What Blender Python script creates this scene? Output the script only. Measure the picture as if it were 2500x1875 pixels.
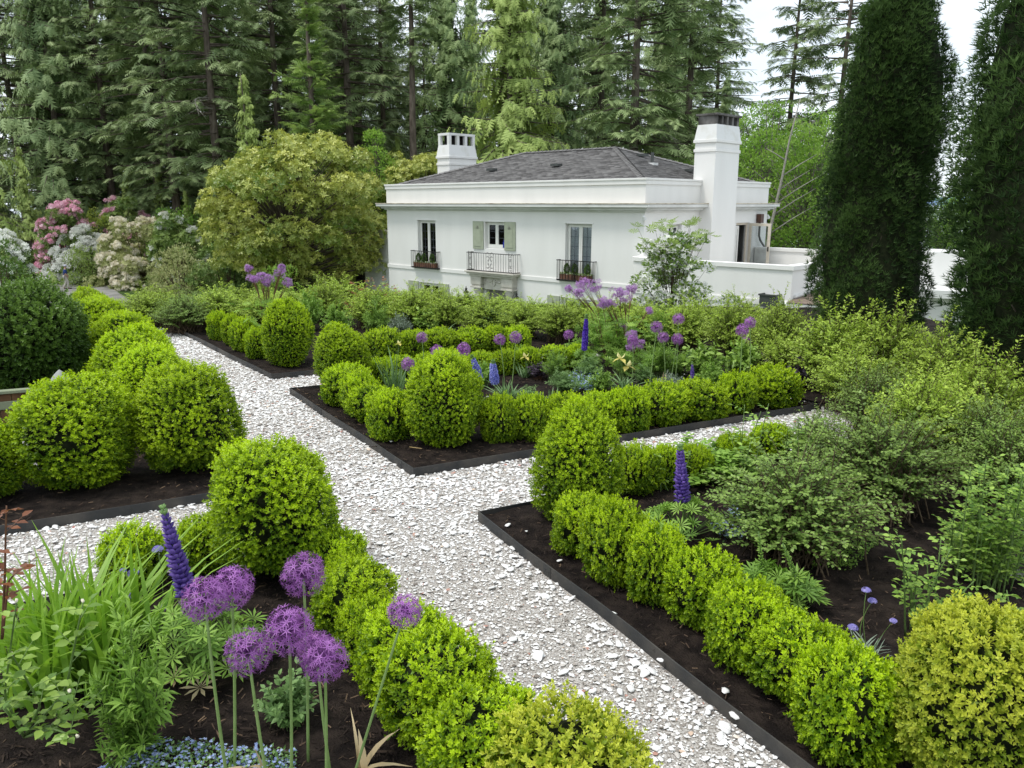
import bpy, math, random
import numpy as np
from mathutils import Vector, geometry

# ------------------------------------------------------------------ clear
for o in list(bpy.data.objects):
    bpy.data.objects.remove(o, do_unlink=True)
SC = bpy.context.scene
COL = SC.collection
PI = math.pi

# ------------------------------------------------------------------ camera
EYE = 2.6                       # eye height above the garden level (z = 0)
FPX = 1920.0                    # focal length for a 2500 px wide frame
PITCH = math.radians(12.95)
cam_d = bpy.data.cameras.new('camera')
cam_d.sensor_fit = 'HORIZONTAL'
cam_d.sensor_width = 36.0
cam_d.lens = 36.0 * FPX / 2500.0
cam_d.clip_start = 0.05
cam_d.clip_end = 60000
cam = bpy.data.objects.new('camera', cam_d)
COL.objects.link(cam)
cam.location = (0, 0, EYE)
cam.rotation_euler = (PI / 2 - PITCH, 0, 0)
SC.camera = cam
SC.render.resolution_x, SC.render.resolution_y = 1024, 768

# ------------------------------------------------------------------ sky and sun (bright overcast)
SUN_EL, SUN_AZ = math.radians(66), math.radians(258)   # azimuth clockwise from +Y: behind the camera, to its left
w = bpy.data.worlds.new('World')
SC.world = w
w.use_nodes = True
nt = w.node_tree
nt.nodes.clear()
N = nt.nodes.new
out = N('ShaderNodeOutputWorld')
sky = N('ShaderNodeTexSky')
sky.sky_type = 'NISHITA'
sky.sun_disc = False
sky.sun_elevation = SUN_EL
sky.sun_rotation = SUN_AZ
bg1 = N('ShaderNodeBackground')
bg1.inputs['Strength'].default_value = 0.11
nt.links.new(sky.outputs[0], bg1.inputs['Color'])
tc = N('ShaderNodeTexCoord')
mp = N('ShaderNodeMapping')
mp.inputs['Scale'].default_value = (1.0, 1.0, 2.6)
nz = N('ShaderNodeTexNoise')
nz.inputs['Scale'].default_value = 3.2
nz.inputs['Detail'].default_value = 7
nz.inputs['Roughness'].default_value = 0.55
cr = N('ShaderNodeValToRGB')
cr.color_ramp.elements[0].position = 0.30
cr.color_ramp.elements[0].color = (0.60, 0.60, 0.60, 1)
cr.color_ramp.elements[1].position = 0.62
cr.color_ramp.elements[1].color = (0.97, 0.97, 0.97, 1)
bg2 = N('ShaderNodeBackground')
bg2.inputs['Color'].default_value = (0.87, 0.94, 1.0, 1)
bg2.inputs['Strength'].default_value = 0.90
mx = N('ShaderNodeMixShader')
nt.links.new(tc.outputs['Generated'], mp.inputs['Vector'])
nt.links.new(mp.outputs[0], nz.inputs['Vector'])
nt.links.new(nz.outputs['Fac'], cr.inputs['Fac'])
nt.links.new(cr.outputs['Color'], mx.inputs['Fac'])
nt.links.new(bg1.outputs[0], mx.inputs[1])
nt.links.new(bg2.outputs[0], mx.inputs[2])
nt.links.new(mx.outputs[0], out.inputs['Surface'])

sun_d = bpy.data.lights.new('sun', 'SUN')
sun_d.energy = 1.5
sun_d.angle = math.radians(14)
sun_d.color = (1.0, 0.97, 0.92)
sun = bpy.data.objects.new('sun', sun_d)
COL.objects.link(sun)
sdir = Vector((math.sin(SUN_AZ) * math.cos(SUN_EL), math.cos(SUN_AZ) * math.cos(SUN_EL), math.sin(SUN_EL)))
sun.rotation_euler = sdir.to_track_quat('Z', 'Y').to_euler()
sun.location = (0, 0, 40)
vs = SC.view_settings
vs.view_transform = 'Standard'
vs.look = 'None'
vs.exposure = 0.6
vs.gamma = 1.0
vs.use_curve_mapping = False
SC.cycles.max_bounces = 4
SC.cycles.diffuse_bounces = 2
SC.cycles.glossy_bounces = 2
SC.cycles.transmission_bounces = 3
SC.cycles.transparent_max_bounces = 6

# ------------------------------------------------------------------ measured geometry helpers
def ray(x, y):
    u, v = (x - 1250.0) / FPX, (937.5 - y) / FPX
    return np.array([u, math.cos(PITCH) + v * math.sin(PITCH), -math.sin(PITCH) + v * math.cos(PITCH)])
def G(x, y, z=0.0):                  # surveyed point on the level z
    r = ray(x, y); t = (z - EYE) / r[2]
    return np.array([r[0] * t, r[1] * t])
def HZ(x, y, Y):                     # height (and X) of a sight line at distance Y
    r = ray(x, y); t = Y / r[1]
    return r[0] * t, EYE + r[2] * t
def project(P):
    P = np.asarray(P, float); dz = P[..., 2] - EYE
    dep = P[..., 1] * math.cos(PITCH) - dz * math.sin(PITCH)
    up = P[..., 1] * math.sin(PITCH) + dz * math.cos(PITCH)
    return 1250 + FPX * P[..., 0] / dep, 937.5 - FPX * up / dep, dep

# ------------------------------------------------------------------ materials
MATS = {}
def new_mat(name):
    m = bpy.data.materials.new(name); m.use_nodes = True
    nt = m.node_tree; nt.nodes.clear()
    o = nt.nodes.new('ShaderNodeOutputMaterial')
    p = nt.nodes.new('ShaderNodeBsdfPrincipled')
    nt.links.new(p.outputs[0], o.inputs['Surface'])
    MATS[name] = m
    return m, nt, p, o
def rgba(c): return (c[0], c[1], c[2], 1)

def leaf_mat(name, c0, c1, rough=0.5, trans=0.25, spec=0.35, objvar=0.12):
    """c0 = older or painted-shade leaf, c1 = young or painted-light leaf; 'tint' (0..1) is stored per leaf on the mesh."""
    m, nt, p, o = new_mat(name)
    a = nt.nodes.new('ShaderNodeAttribute'); a.attribute_name = 'tint'
    mix = nt.nodes.new('ShaderNodeMix'); mix.data_type = 'RGBA'
    mix.inputs[6].default_value = rgba(c0); mix.inputs[7].default_value = rgba(c1)
    nt.links.new(a.outputs['Fac'], mix.inputs[0])
    oi = nt.nodes.new('ShaderNodeObjectInfo')
    mr = nt.nodes.new('ShaderNodeMapRange')
    mr.inputs[3].default_value = 1 - objvar; mr.inputs[4].default_value = 1 + objvar
    nt.links.new(oi.outputs['Random'], mr.inputs[0])
    hsv = nt.nodes.new('ShaderNodeHueSaturation')
    nt.links.new(mr.outputs[0], hsv.inputs['Value'])
    nt.links.new(mix.outputs[2], hsv.inputs['Color'])
    nt.links.new(hsv.outputs[0], p.inputs['Base Color'])
    p.inputs['Roughness'].default_value = rough
    p.inputs['Specular IOR Level'].default_value = spec
    if trans > 0:
        t = nt.nodes.new('ShaderNodeBsdfTranslucent')
        h2 = nt.nodes.new('ShaderNodeHueSaturation'); h2.inputs['Value'].default_value = 1.25; h2.inputs['Saturation'].default_value = 1.05
        nt.links.new(hsv.outputs[0], h2.inputs['Color']); nt.links.new(h2.outputs[0], t.inputs['Color'])
        ms = nt.nodes.new('ShaderNodeMixShader'); ms.inputs[0].default_value = trans
        nt.links.new(p.outputs[0], ms.inputs[1]); nt.links.new(t.outputs[0], ms.inputs[2])
        nt.links.new(ms.outputs[0], o.inputs['Surface'])
    return m

def plain(name, c, rough=0.6, spec=0.4, metal=0.0, c2=None, scale=8.0, detail=6, bump=0.0, bscale=60.0, lo=0.35, hi=0.65, coords='Object', stretch=None):
    m, nt, p, o = new_mat(name)
    p.inputs['Roughness'].default_value = rough
    p.inputs['Specular IOR Level'].default_value = spec
    p.inputs['Metallic'].default_value = metal
    p.inputs['Base Color'].default_value = rgba(c)
    tc = nt.nodes.new('ShaderNodeTexCoord')
    src = tc.outputs[coords]
    if stretch:
        mp = nt.nodes.new('ShaderNodeMapping'); mp.inputs['Scale'].default_value = stretch
        nt.links.new(src, mp.inputs[0]); src = mp.outputs[0]
    if c2 is not None:
        n = nt.nodes.new('ShaderNodeTexNoise'); n.inputs['Scale'].default_value = scale; n.inputs['Detail'].default_value = detail
        nt.links.new(src, n.inputs['Vector'])
        mr = nt.nodes.new('ShaderNodeMapRange'); mr.inputs[1].default_value = lo; mr.inputs[2].default_value = hi
        nt.links.new(n.outputs['Fac'], mr.inputs[0])
        mix = nt.nodes.new('ShaderNodeMix'); mix.data_type = 'RGBA'
        mix.inputs[6].default_value = rgba(c); mix.inputs[7].default_value = rgba(c2)
        nt.links.new(mr.outputs[0], mix.inputs[0]); nt.links.new(mix.outputs[2], p.inputs['Base Color'])
    if bump:
        n2 = nt.nodes.new('ShaderNodeTexNoise'); n2.inputs['Scale'].default_value = bscale; n2.inputs['Detail'].default_value = 5
        nt.links.new(src, n2.inputs['Vector'])
        b = nt.nodes.new('ShaderNodeBump'); b.inputs['Strength'].default_value = bump; b.inputs['Distance'].default_value = 0.02
        nt.links.new(n2.outputs['Fac'], b.inputs['Height']); nt.links.new(b.outputs[0], p.inputs['Normal'])
    return m

def ramp_mat(name, stops, rough=0.6, spec=0.35, bump=0.0, bscale=80):
    """colour by the 'tint' attribute through a ramp (for shells, mulch, petals)."""
    m, nt, p, o = new_mat(name)
    a = nt.nodes.new('ShaderNodeAttribute'); a.attribute_name = 'tint'
    r = nt.nodes.new('ShaderNodeValToRGB')
    els = r.color_ramp.elements
    while len(els) < len(stops): els.new(0.5)
    for e, (pos, c) in zip(els, stops):
        e.position = pos; e.color = rgba(c)
    nt.links.new(a.outputs['Fac'], r.inputs[0]); nt.links.new(r.outputs[0], p.inputs['Base Color'])
    p.inputs['Roughness'].default_value = rough; p.inputs['Specular IOR Level'].default_value = spec
    if bump:
        tc = nt.nodes.new('ShaderNodeTexCoord')
        n2 = nt.nodes.new('ShaderNodeTexNoise'); n2.inputs['Scale'].default_value = bscale; n2.inputs['Detail'].default_value = 4
        nt.links.new(tc.outputs['Object'], n2.inputs['Vector'])
        b = nt.nodes.new('ShaderNodeBump'); b.inputs['Strength'].default_value = bump; b.inputs['Distance'].default_value = 0.004
        nt.links.new(n2.outputs['Fac'], b.inputs['Height']); nt.links.new(b.outputs[0], p.inputs['Normal'])
    return m

# foliage
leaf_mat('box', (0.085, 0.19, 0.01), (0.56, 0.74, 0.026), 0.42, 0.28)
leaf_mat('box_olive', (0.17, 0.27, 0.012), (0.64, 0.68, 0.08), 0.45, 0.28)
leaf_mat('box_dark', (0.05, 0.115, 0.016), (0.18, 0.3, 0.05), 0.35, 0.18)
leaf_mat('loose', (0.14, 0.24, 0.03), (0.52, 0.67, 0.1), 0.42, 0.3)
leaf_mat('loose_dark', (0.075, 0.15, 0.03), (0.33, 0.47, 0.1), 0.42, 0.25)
leaf_mat('herb', (0.11, 0.24, 0.03), (0.34, 0.52, 0.09), 0.5, 0.3)
leaf_mat('herb_blue', (0.1, 0.21, 0.05), (0.26, 0.4, 0.14), 0.5, 0.25)
leaf_mat('blade', (0.11, 0.26, 0.02), (0.36, 0.56, 0.07), 0.45, 0.3)
leaf_mat('iris_leaf', (0.1, 0.2, 0.07), (0.26, 0.4, 0.16), 0.45, 0.2)
leaf_mat('grey_leaf', (0.18, 0.24, 0.16), (0.35, 0.42, 0.32), 0.7, 0.15)
leaf_mat('rose_leaf', (0.1, 0.22, 0.03), (0.38, 0.54, 0.1), 0.4, 0.25)
leaf_mat('red_leaf', (0.16, 0.05, 0.02), (0.35, 0.13, 0.05), 0.4, 0.25)
leaf_mat('plum_leaf', (0.03, 0.025, 0.035), (0.09, 0.06, 0.09), 0.5, 0.1)
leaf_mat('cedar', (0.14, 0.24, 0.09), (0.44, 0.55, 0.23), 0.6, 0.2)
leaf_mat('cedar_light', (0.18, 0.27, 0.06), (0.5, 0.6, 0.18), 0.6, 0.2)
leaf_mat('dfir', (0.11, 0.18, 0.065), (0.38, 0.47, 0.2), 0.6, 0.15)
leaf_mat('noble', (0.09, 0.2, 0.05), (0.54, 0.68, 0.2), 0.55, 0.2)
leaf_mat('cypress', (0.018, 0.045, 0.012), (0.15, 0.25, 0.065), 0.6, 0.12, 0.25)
leaf_mat('magnolia', (0.13, 0.23, 0.03), (0.68, 0.69, 0.17), 0.35, 0.2, 0.5)
leaf_mat('rhodo', (0.1, 0.18, 0.04), (0.36, 0.46, 0.12), 0.45, 0.2)
leaf_mat('rhodo_tan', (0.24, 0.29, 0.08), (0.62, 0.62, 0.3), 0.5, 0.2)
leaf_mat('azalea_lime', (0.16, 0.23, 0.03), (0.42, 0.50, 0.09), 0.5, 0.25)
leaf_mat('decid', (0.12, 0.26, 0.03), (0.42, 0.62, 0.11), 0.5, 0.35)
leaf_mat('dogwood_leaf', (0.11, 0.22, 0.035), (0.38, 0.5, 0.13), 0.5, 0.3)
leaf_mat('dead_leaf', (0.12, 0.075, 0.04), (0.32, 0.23, 0.14), 0.7, 0.15)
leaf_mat('straw', (0.42, 0.30, 0.14), (0.66, 0.54, 0.34), 0.6, 0.2)
# petals
leaf_mat('allium_petal', (0.26, 0.07, 0.33), (0.56, 0.25, 0.63), 0.5, 0.25)
leaf_mat('lupine_petal', (0.045, 0.02, 0.20), (0.21, 0.12, 0.46), 0.5, 0.2, objvar=0.05)
leaf_mat('delph_violet', (0.05, 0.02, 0.30), (0.14, 0.06, 0.52), 0.5, 0.2)
leaf_mat('delph_blue', (0.16, 0.18, 0.55), (0.38, 0.40, 0.78), 0.5, 0.25)
leaf_mat('thalictrum', (0.4, 0.18, 0.48), (0.68, 0.42, 0.74), 0.6, 0.25)
leaf_mat('scabiosa', (0.20, 0.18, 0.52), (0.48, 0.42, 0.76), 0.55, 0.25)
leaf_mat('blue_petal', (0.26, 0.34, 0.66), (0.52, 0.6, 0.86), 0.55, 0.25)
leaf_mat('iris_petal', (0.66, 0.55, 0.10), (0.86, 0.82, 0.42), 0.5, 0.3)
leaf_mat('white_petal', (0.70, 0.72, 0.62), (0.86, 0.86, 0.82), 0.55, 0.25)
leaf_mat('cream_petal', (0.72, 0.64, 0.46), (0.86, 0.82, 0.7), 0.55, 0.25)
leaf_mat('pink_petal', (0.66, 0.24, 0.36), (0.86, 0.62, 0.7), 0.55, 0.25)
# hard things
plain('bark', (0.09, 0.07, 0.055), 0.9, 0.2, c2=(0.19, 0.155, 0.125), scale=6, bump=0.8, bscale=18, stretch=(1, 1, 0.25))
plain('bark_grey', (0.16, 0.14, 0.12), 0.9, 0.2, c2=(0.30, 0.27, 0.24), scale=5, bump=0.8, bscale=14, stretch=(1, 1, 0.25))
plain('twig', (0.07, 0.05, 0.03), 0.85, 0.2, c2=(0.13, 0.095, 0.06), scale=30)
plain('shade_dark_wood', (0.010, 0.014, 0.006), 0.95, 0.1, c2=(0.022, 0.028, 0.012), scale=20)  # near black: inner shade put into the colour of stems and cores
plain('dead_branch', (0.25, 0.23, 0.19), 0.9, 0.2, c2=(0.36, 0.34, 0.29), scale=10)
plain('green_stem', (0.10, 0.17, 0.04), 0.55, 0.35, c2=(0.16, 0.25, 0.07), scale=25)
plain('allium_stem', (0.22, 0.34, 0.10), 0.45, 0.4, c2=(0.28, 0.40, 0.14), scale=12)
plain('red_stem', (0.13, 0.06, 0.035), 0.6, 0.3, c2=(0.18, 0.09, 0.05), scale=20)
plain('soil', (0.011, 0.008, 0.007), 0.95, 0.12, c2=(0.034, 0.025, 0.020), scale=9, detail=10, bump=1.0, bscale=70, lo=0.38, hi=0.68)
plain('grit', (0.30, 0.265, 0.23), 0.9, 0.2, c2=(0.72, 0.68, 0.63), scale=75, detail=6, bump=1.0, bscale=120, lo=0.40, hi=0.60)
plain('terrain', (0.035, 0.065, 0.015), 0.95, 0.15, c2=(0.085, 0.13, 0.03), scale=0.6, detail=8, bump=0.5, bscale=6)
plain('forest_floor', (0.02, 0.018, 0.012), 0.95, 0.1, c2=(0.05, 0.045, 0.025), scale=0.8, detail=8)
plain('lawn', (0.09, 0.20, 0.025), 0.9, 0.2, c2=(0.16, 0.30, 0.045), scale=3, detail=8, bump=0.6, bscale=30)
plain('asphalt', (0.19, 0.185, 0.17), 0.9, 0.2, c2=(0.30, 0.29, 0.27), scale=1.2, bump=0.3, bscale=60)
plain('steel', (0.042, 0.043, 0.044), 0.6, 0.4, 0.15, c2=(0.12, 0.105, 0.09), scale=3, detail=12, lo=.42, hi=.80, bump=0.15, bscale=30)
plain('stucco', (0.84, 0.825, 0.79), 0.85, 0.25, c2=(0.80, 0.785, 0.75), scale=1.4, detail=9, bump=0.22, bscale=25, stretch=(1, 1, .22))
plain('stucco_stained', (0.79, 0.785, 0.76), 0.85, 0.25, c2=(0.62, 0.60, 0.52), scale=1.6, detail=10, bump=0.2, bscale=20, lo=0.5, hi=0.8)
plain('moulding', (0.78, 0.775, 0.75), 0.75, 0.3, c2=(0.66, 0.655, 0.62), scale=1.5, detail=8)
plain('cornice_top', (0.62, 0.56, 0.46), 0.9, 0.2, c2=(0.30, 0.25, 0.18), scale=2.2, detail=12, lo=0.45, hi=0.72, bump=0.3, bscale=20)
plain('limestone', (0.62, 0.59, 0.52), 0.85, 0.25, c2=(0.50, 0.47, 0.41), scale=3, detail=8, bump=0.2, bscale=25)
plain('joinery', (0.80, 0.79, 0.74), 0.5, 0.4, c2=(0.74, 0.73, 0.68), scale=4)
plain('joinery_cream', (0.70, 0.63, 0.52), 0.5, 0.4, c2=(0.62, 0.55, 0.44), scale=5)
plain('sage', (0.40, 0.43, 0.32), 0.6, 0.35, c2=(0.35, 0.38, 0.28), scale=5)
plain('iron', (0.020, 0.019, 0.018), 0.5, 0.5, 0.3)
plain('lead', (0.10, 0.11, 0.13), 0.5, 0.5, 0.3)
plain('terracotta', (0.17, 0.085, 0.055), 0.85, 0.2, c2=(0.11, 0.06, 0.045), scale=6)
plain('copper', (0.13, 0.065, 0.045), 0.5, 0.4, 0.4, c2=(0.09, 0.055, 0.045), scale=5)
plain('leader_grey', (0.065, 0.07, 0.065), 0.5, 0.4, 0.3, c2=(0.09, 0.095, 0.09), scale=6)
plain('flue', (0.20, 0.19, 0.18), 0.9, 0.2, c2=(0.07, 0.065, 0.06), scale=3, detail=8)
plain('soot', (0.016, 0.015, 0.014), 0.95, 0.1)
plain('room', (0.045, 0.042, 0.04), 0.9, 0.2)
plain('door_grey', (0.26, 0.245, 0.22), 0.7, 0.3, c2=(0.20, 0.19, 0.17), scale=2)
plain('curtain', (0.80, 0.84, 0.92), 0.85, 0.2, c2=(0.86, 0.88, 0.92), scale=3, stretch=(6, 6, 0.3))
plain('flood_white', (0.75, 0.75, 0.73), 0.4, 0.5)
plain('fence_brown', (0.20, 0.105, 0.05), 0.8, 0.25, c2=(0.13, 0.07, 0.035), scale=5, detail=8, stretch=(1, 1, 0.3))
plain('fence_green', (0.27, 0.30, 0.19), 0.65, 0.3, c2=(0.22, 0.25, 0.16), scale=5)
plain('egg_stone', (0.30, 0.31, 0.29), 0.6, 0.4, c2=(0.38, 0.39, 0.36), scale=6)
plain('sea_water', (0.20, 0.28, 0.38), 0.12, 0.5)
plain('roof_tile', (0.22, 0.17, 0.13), 0.85, 0.2, c2=(0.15, 0.11, 0.085), scale=4)
plain('hill', (0.20, 0.30, 0.50), 0.95, 0.1, c2=(0.23, 0.33, 0.52), scale=0.002)  # blue distance haze put into the surface colour
plain('skin', (0.45, 0.28, 0.20), 0.6, 0.3)
plain('cloth_blue', (0.03, 0.06, 0.20), 0.9, 0.2)
plain('cloth_pale', (0.50, 0.47, 0.42), 0.9, 0.2)
plain('cloth_cap', (0.55, 0.55, 0.66), 0.9, 0.2)
plain('shoe', (0.10, 0.08, 0.06), 0.8, 0.3)
plain('bottle_blue', (0.02, 0.03, 0.30), 0.2, 0.5)
ramp_mat('shell', [(0.0, (0.15, 0.125, 0.105)), (0.16, (0.42, 0.375, 0.33)), (0.34, (0.74, 0.715, 0.68)), (0.93, (0.91, 0.90, 0.885)), (0.955, (0.68, 0.54, 0.40)), (0.98, (0.46, 0.27, 0.21)), (1.0, (0.38, 0.15, 0.12))], 0.6, 0.35, 0.25, 90)
ramp_mat('mulch', [(0.0, (0.020, 0.014, 0.011)), (0.7, (0.045, 0.032, 0.024)), (0.93, (0.085, 0.056, 0.038)), (1.0, (0.19, 0.13, 0.08))], 0.9, 0.15)
ramp_mat('shingle', [(0.0, (0.095, 0.09, 0.088)), (0.5, (0.15, 0.144, 0.14)), (1.0, (0.215, 0.207, 0.20))], 0.95, 0.15, 0.4, 60)
# thin window glass: mirror at glancing angles, clear through the middle
m, nt, p, o = new_mat('glass')
nt.nodes.remove(p)
gl = nt.nodes.new('ShaderNodeBsdfGlossy'); gl.inputs['Roughness'].default_value = 0.02
tr = nt.nodes.new('ShaderNodeBsdfTransparent'); tr.inputs[0].default_value = (0.86, 0.88, 0.88, 1)
fr = nt.nodes.new('ShaderNodeFresnel'); fr.inputs[0].default_value = 1.5
ms = nt.nodes.new('ShaderNodeMixShader')
nt.links.new(fr.outputs[0], ms.inputs[0]); nt.links.new(tr.outputs[0], ms.inputs[1]); nt.links.new(gl.outputs[0], ms.inputs[2])
nt.links.new(ms.outputs[0], o.inputs['Surface'])
M = MATS

# ------------------------------------------------------------------ mesh helpers
def np_mesh(name, V, F, mat, tint=None, smooth=False):
    V = np.ascontiguousarray(V, np.float32); F = np.ascontiguousarray(F, np.int32)
    k = F.shape[1]
    me = bpy.data.meshes.new(name)
    me.vertices.add(len(V)); me.vertices.foreach_set('co', V.ravel())
    me.loops.add(F.size); me.loops.foreach_set('vertex_index', F.ravel())
    me.polygons.add(len(F))
    me.polygons.foreach_set('loop_start', np.arange(0, F.size, k, dtype=np.int32))
    if smooth: me.polygons.foreach_set('use_smooth', np.ones(len(F), bool))
    if tint is not None:
        at = me.attributes.new('tint', 'FLOAT', 'POINT')
        at.data.foreach_set('value', np.ascontiguousarray(np.clip(tint, 0, 1), np.float32))
    me.materials.append(M[mat] if isinstance(mat, str) else mat)
    me.update(calc_edges=True)
    return me

class Acc:                              # collects triangles into ONE mesh
    def __init__(s): s.V = []; s.F = []; s.T = []; s.n = 0
    def add(s, V, F, T=None):
        V = np.asarray(V, float).reshape(-1, 3); F = np.asarray(F, int).reshape(-1, 3)
        s.V.append(V); s.F.append(F + s.n); s.n += len(V)
        s.T.append(np.full(len(V), 0.5) if T is None else np.broadcast_to(np.asarray(T, float), (len(V),)))
        return s
    def mesh(s, name, mat, smooth=False):
        return np_mesh(name, np.concatenate(s.V), np.concatenate(s.F), mat, np.concatenate(s.T), smooth)

def link(name, me, parent=None, loc=None):
    o = bpy.data.objects.new(name, me); COL.objects.link(o)
    if parent is not None: o.parent = parent
    if loc is not None: o.location = loc
    return o
def tag(o, label, cat, group=None):
    o['label'] = label; o['category'] = cat
    if group: o['group'] = group
    return o
def thing(name, label, cat, loc=(0, 0, 0), rz=0.0, scale=(1, 1, 1), group=None):
    o = bpy.data.objects.new(name, None); COL.objects.link(o)
    o.empty_display_size = 0.1
    o.location = loc; o.rotation_euler = (0, 0, rz); o.scale = scale
    return tag(o, label, cat, group)
def struct(o): o['kind'] = 'structure'; return o
def stuff(o): o['kind'] = 'stuff'; return o

def unit(v):
    v = np.asarray(v, float); return v / np.maximum(np.linalg.norm(v, axis=-1, keepdims=True), 1e-9)
def scatter(tpl, pos, d, nrm, scale, tint=None):
    """copies of a small template (V, F, T): y = length axis, z = face side."""
    tV, tF, tT = tpl
    pos = np.asarray(pos, float); n = len(pos); k = len(tV)
    y = unit(d); z = np.asarray(nrm, float); z = z - (z * y).sum(1, keepdims=True) * y
    z = unit(z + 1e-6); x = np.cross(y, z)
    sc = np.asarray(scale, float); sc = np.broadcast_to(sc.reshape(n, 1, -1) if sc.ndim else sc, (n, 1, 3) if sc.ndim > 1 else (n, 1, 1))
    tv = tV[None] * sc
    V = pos[:, None] + tv[..., 0:1] * x[:, None] + tv[..., 1:2] * y[:, None] + tv[..., 2:3] * z[:, None]
    F = tF[None] + (np.arange(n) * k)[:, None, None]
    t = (np.full(n, 0.5) if tint is None else np.asarray(tint, float))[:, None] + tT[None]
    return V.reshape(-1, 3), F.reshape(-1, 3), t.ravel()
def sticks(p0, p1, r0, r1, k=3):
    p0 = np.asarray(p0, float).reshape(-1, 3); p1 = np.asarray(p1, float).reshape(-1, 3); n = len(p0)
    y = unit(p1 - p0)
    ref = np.where(np.abs(y[:, 2:3]) < 0.9, np.array([[0, 0, 1.0]]), np.array([[1.0, 0, 0]]))
    x = unit(np.cross(y, ref)); z = np.cross(x, y)
    r0 = np.broadcast_to(np.asarray(r0, float), (n,)); r1 = np.broadcast_to(np.asarray(r1, float), (n,))
    a = np.arange(k) * 2 * PI / k
    ring = np.cos(a)[None, :, None] * x[:, None] + np.sin(a)[None, :, None] * z[:, None]
    V = np.concatenate([p0[:, None] + ring * r0[:, None, None], p1[:, None] + ring * r1[:, None, None]], 1)
    f = []
    for i in range(k):
        j = (i + 1) % k
        f += [(i, k + i, k + j), (i, k + j, j)]
    F = np.array(f)[None] + (np.arange(n) * 2 * k)[:, None, None]
    return V.reshape(-1, 3), F.reshape(-1, 3)
def tube(pts, rad, k=6):
    pts = np.asarray(pts, float); n = len(pts)
    rad = np.broadcast_to(np.asarray(rad, float), (n,))
    t = unit(np.gradient(pts, axis=0))
    ref = np.array([0.0, 0, 1]) if abs(t[0, 2]) < 0.9 else np.array([1.0, 0, 0])
    x = np.zeros_like(pts); cur = unit(np.cross(t[0], ref))
    for i in range(n):
        cur = cur - (cur @ t[i]) * t[i]; cur = cur / np.linalg.norm(cur); x[i] = cur
    z = np.cross(t, x)
    a = np.arange(k) * 2 * PI / k
    V = pts[:, None] + (np.cos(a)[None, :, None] * x[:, None] + np.sin(a)[None, :, None] * z[:, None]) * rad[:, None, None]
    F = []
    for i in range(n - 1):
        for j in range(k):
            q = (j + 1) % k
            F += [(i * k + j, i * k + q, (i + 1) * k + q), (i * k + j, (i + 1) * k + q, (i + 1) * k + j)]
    V = np.concatenate([V.reshape(-1, 3), pts[:1], pts[-1:]])
    for j in range(k):
        q = (j + 1) % k
        F += [(n * k, q, j), (n * k + 1, (n - 1) * k + j, (n - 1) * k + q)]
    return V, np.array(F)
def boxes(lst):
    """list of (x0,x1,y0,y1,z0,z1) -> V, F (quads)"""
    V, F = [], []
    for (x0, x1, y0, y1, z0, z1) in lst:
        b = len(V)
        V += [(x0, y0, z0), (x1, y0, z0), (x1, y1, z0), (x0, y1, z0), (x0, y0, z1), (x1, y0, z1), (x1, y1, z1), (x0, y1, z1)]
        F += [(b, b + 3, b + 2, b + 1), (b + 4, b + 5, b + 6, b + 7), (b, b + 1, b + 5, b + 4), (b + 1, b + 2, b + 6, b + 5), (b + 2, b + 3, b + 7, b + 6), (b + 3, b, b + 4, b + 7)]
    return V, F
def pyd(name, V, F, mat, smooth=False):
    me = bpy.data.meshes.new(name)
    me.from_pydata([tuple(map(float, v)) for v in V], [], [tuple(map(int, f)) for f in F])
    me.materials.append(M[mat])
    if smooth:
        for p in me.polygons: p.use_smooth = True
    me.update()
    return me
def lathe(prof, k=16):
    """profile [(r,z)...] -> closed surface of revolution, quads"""
    V, F = [], []
    for r, z in prof:
        for j in range(k):
            a = 2 * PI * j / k; V.append((r * math.cos(a), r * math.sin(a), z))
    for i in range(len(prof) - 1):
        for j in range(k):
            q = (j + 1) % k; F.append((i * k + j, i * k + q, (i + 1) * k + q, (i + 1) * k + j))
    F.append(tuple(range(k - 1, -1, -1))); F.append(tuple((len(prof) - 1) * k + j for j in range(k)))
    return V, F
def in_poly(x, y, poly):
    c = np.zeros(np.shape(x), bool); n = len(poly)
    for i in range(n):
        x0, y0 = poly[i]; x1, y1 = poly[(i + 1) % n]
        cond = ((y0 > y) != (y1 > y)) & (x < (x1 - x0) * (y - y0) / (y1 - y0 + 1e-12) + x0)
        c ^= cond
    return c
def lump(rng, n=7, f=(3, 8)):
    """smooth random field on directions/positions, about -1..1"""
    k = rng.normal(size=(n, 3)); k = unit(k) * rng.uniform(f[0], f[1], (n, 1)); ph = rng.uniform(0, 6.28, n)
    def fn(p): return np.sin(p @ k.T + ph).sum(-1) / math.sqrt(n)
    return fn

# ------------------------------------------------------------------ leaf templates (V, F, tint offset)
def T_(V, F, T=None):
    V = np.array(V, float); return (V, np.array(F, int), np.zeros(len(V)) if T is None else np.array(T, float))
LEAF2 = T_([(0, 0, 0), (.27, .45, .07), (0, 1, -.05), (-.27, .45, .07)], [(0, 1, 2), (0, 2, 3)])
LEAFN = T_([(0, 0, 0), (.11, .4, .03), (0, 1, -.12), (-.11, .4, .03)], [(0, 1, 2), (0, 2, 3)])
LEAF6 = T_([(0, 0, 0), (.26, .25, .05), (.29, .55, .06), (0, 1, -.12), (-.29, .55, .06), (-.26, .25, .05), (0, .5, -.03)],
           [(0, 1, 6), (1, 2, 6), (2, 3, 6), (3, 4, 6), (4, 5, 6), (5, 0, 6)])
def join_t(parts):
    V, F, T, n = [], [], [], 0
    for v, f, t in parts:
        V.append(v); F.append(f + n); T.append(t); n += len(v)
    return np.concatenate(V), np.concatenate(F), np.concatenate(T)
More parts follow.
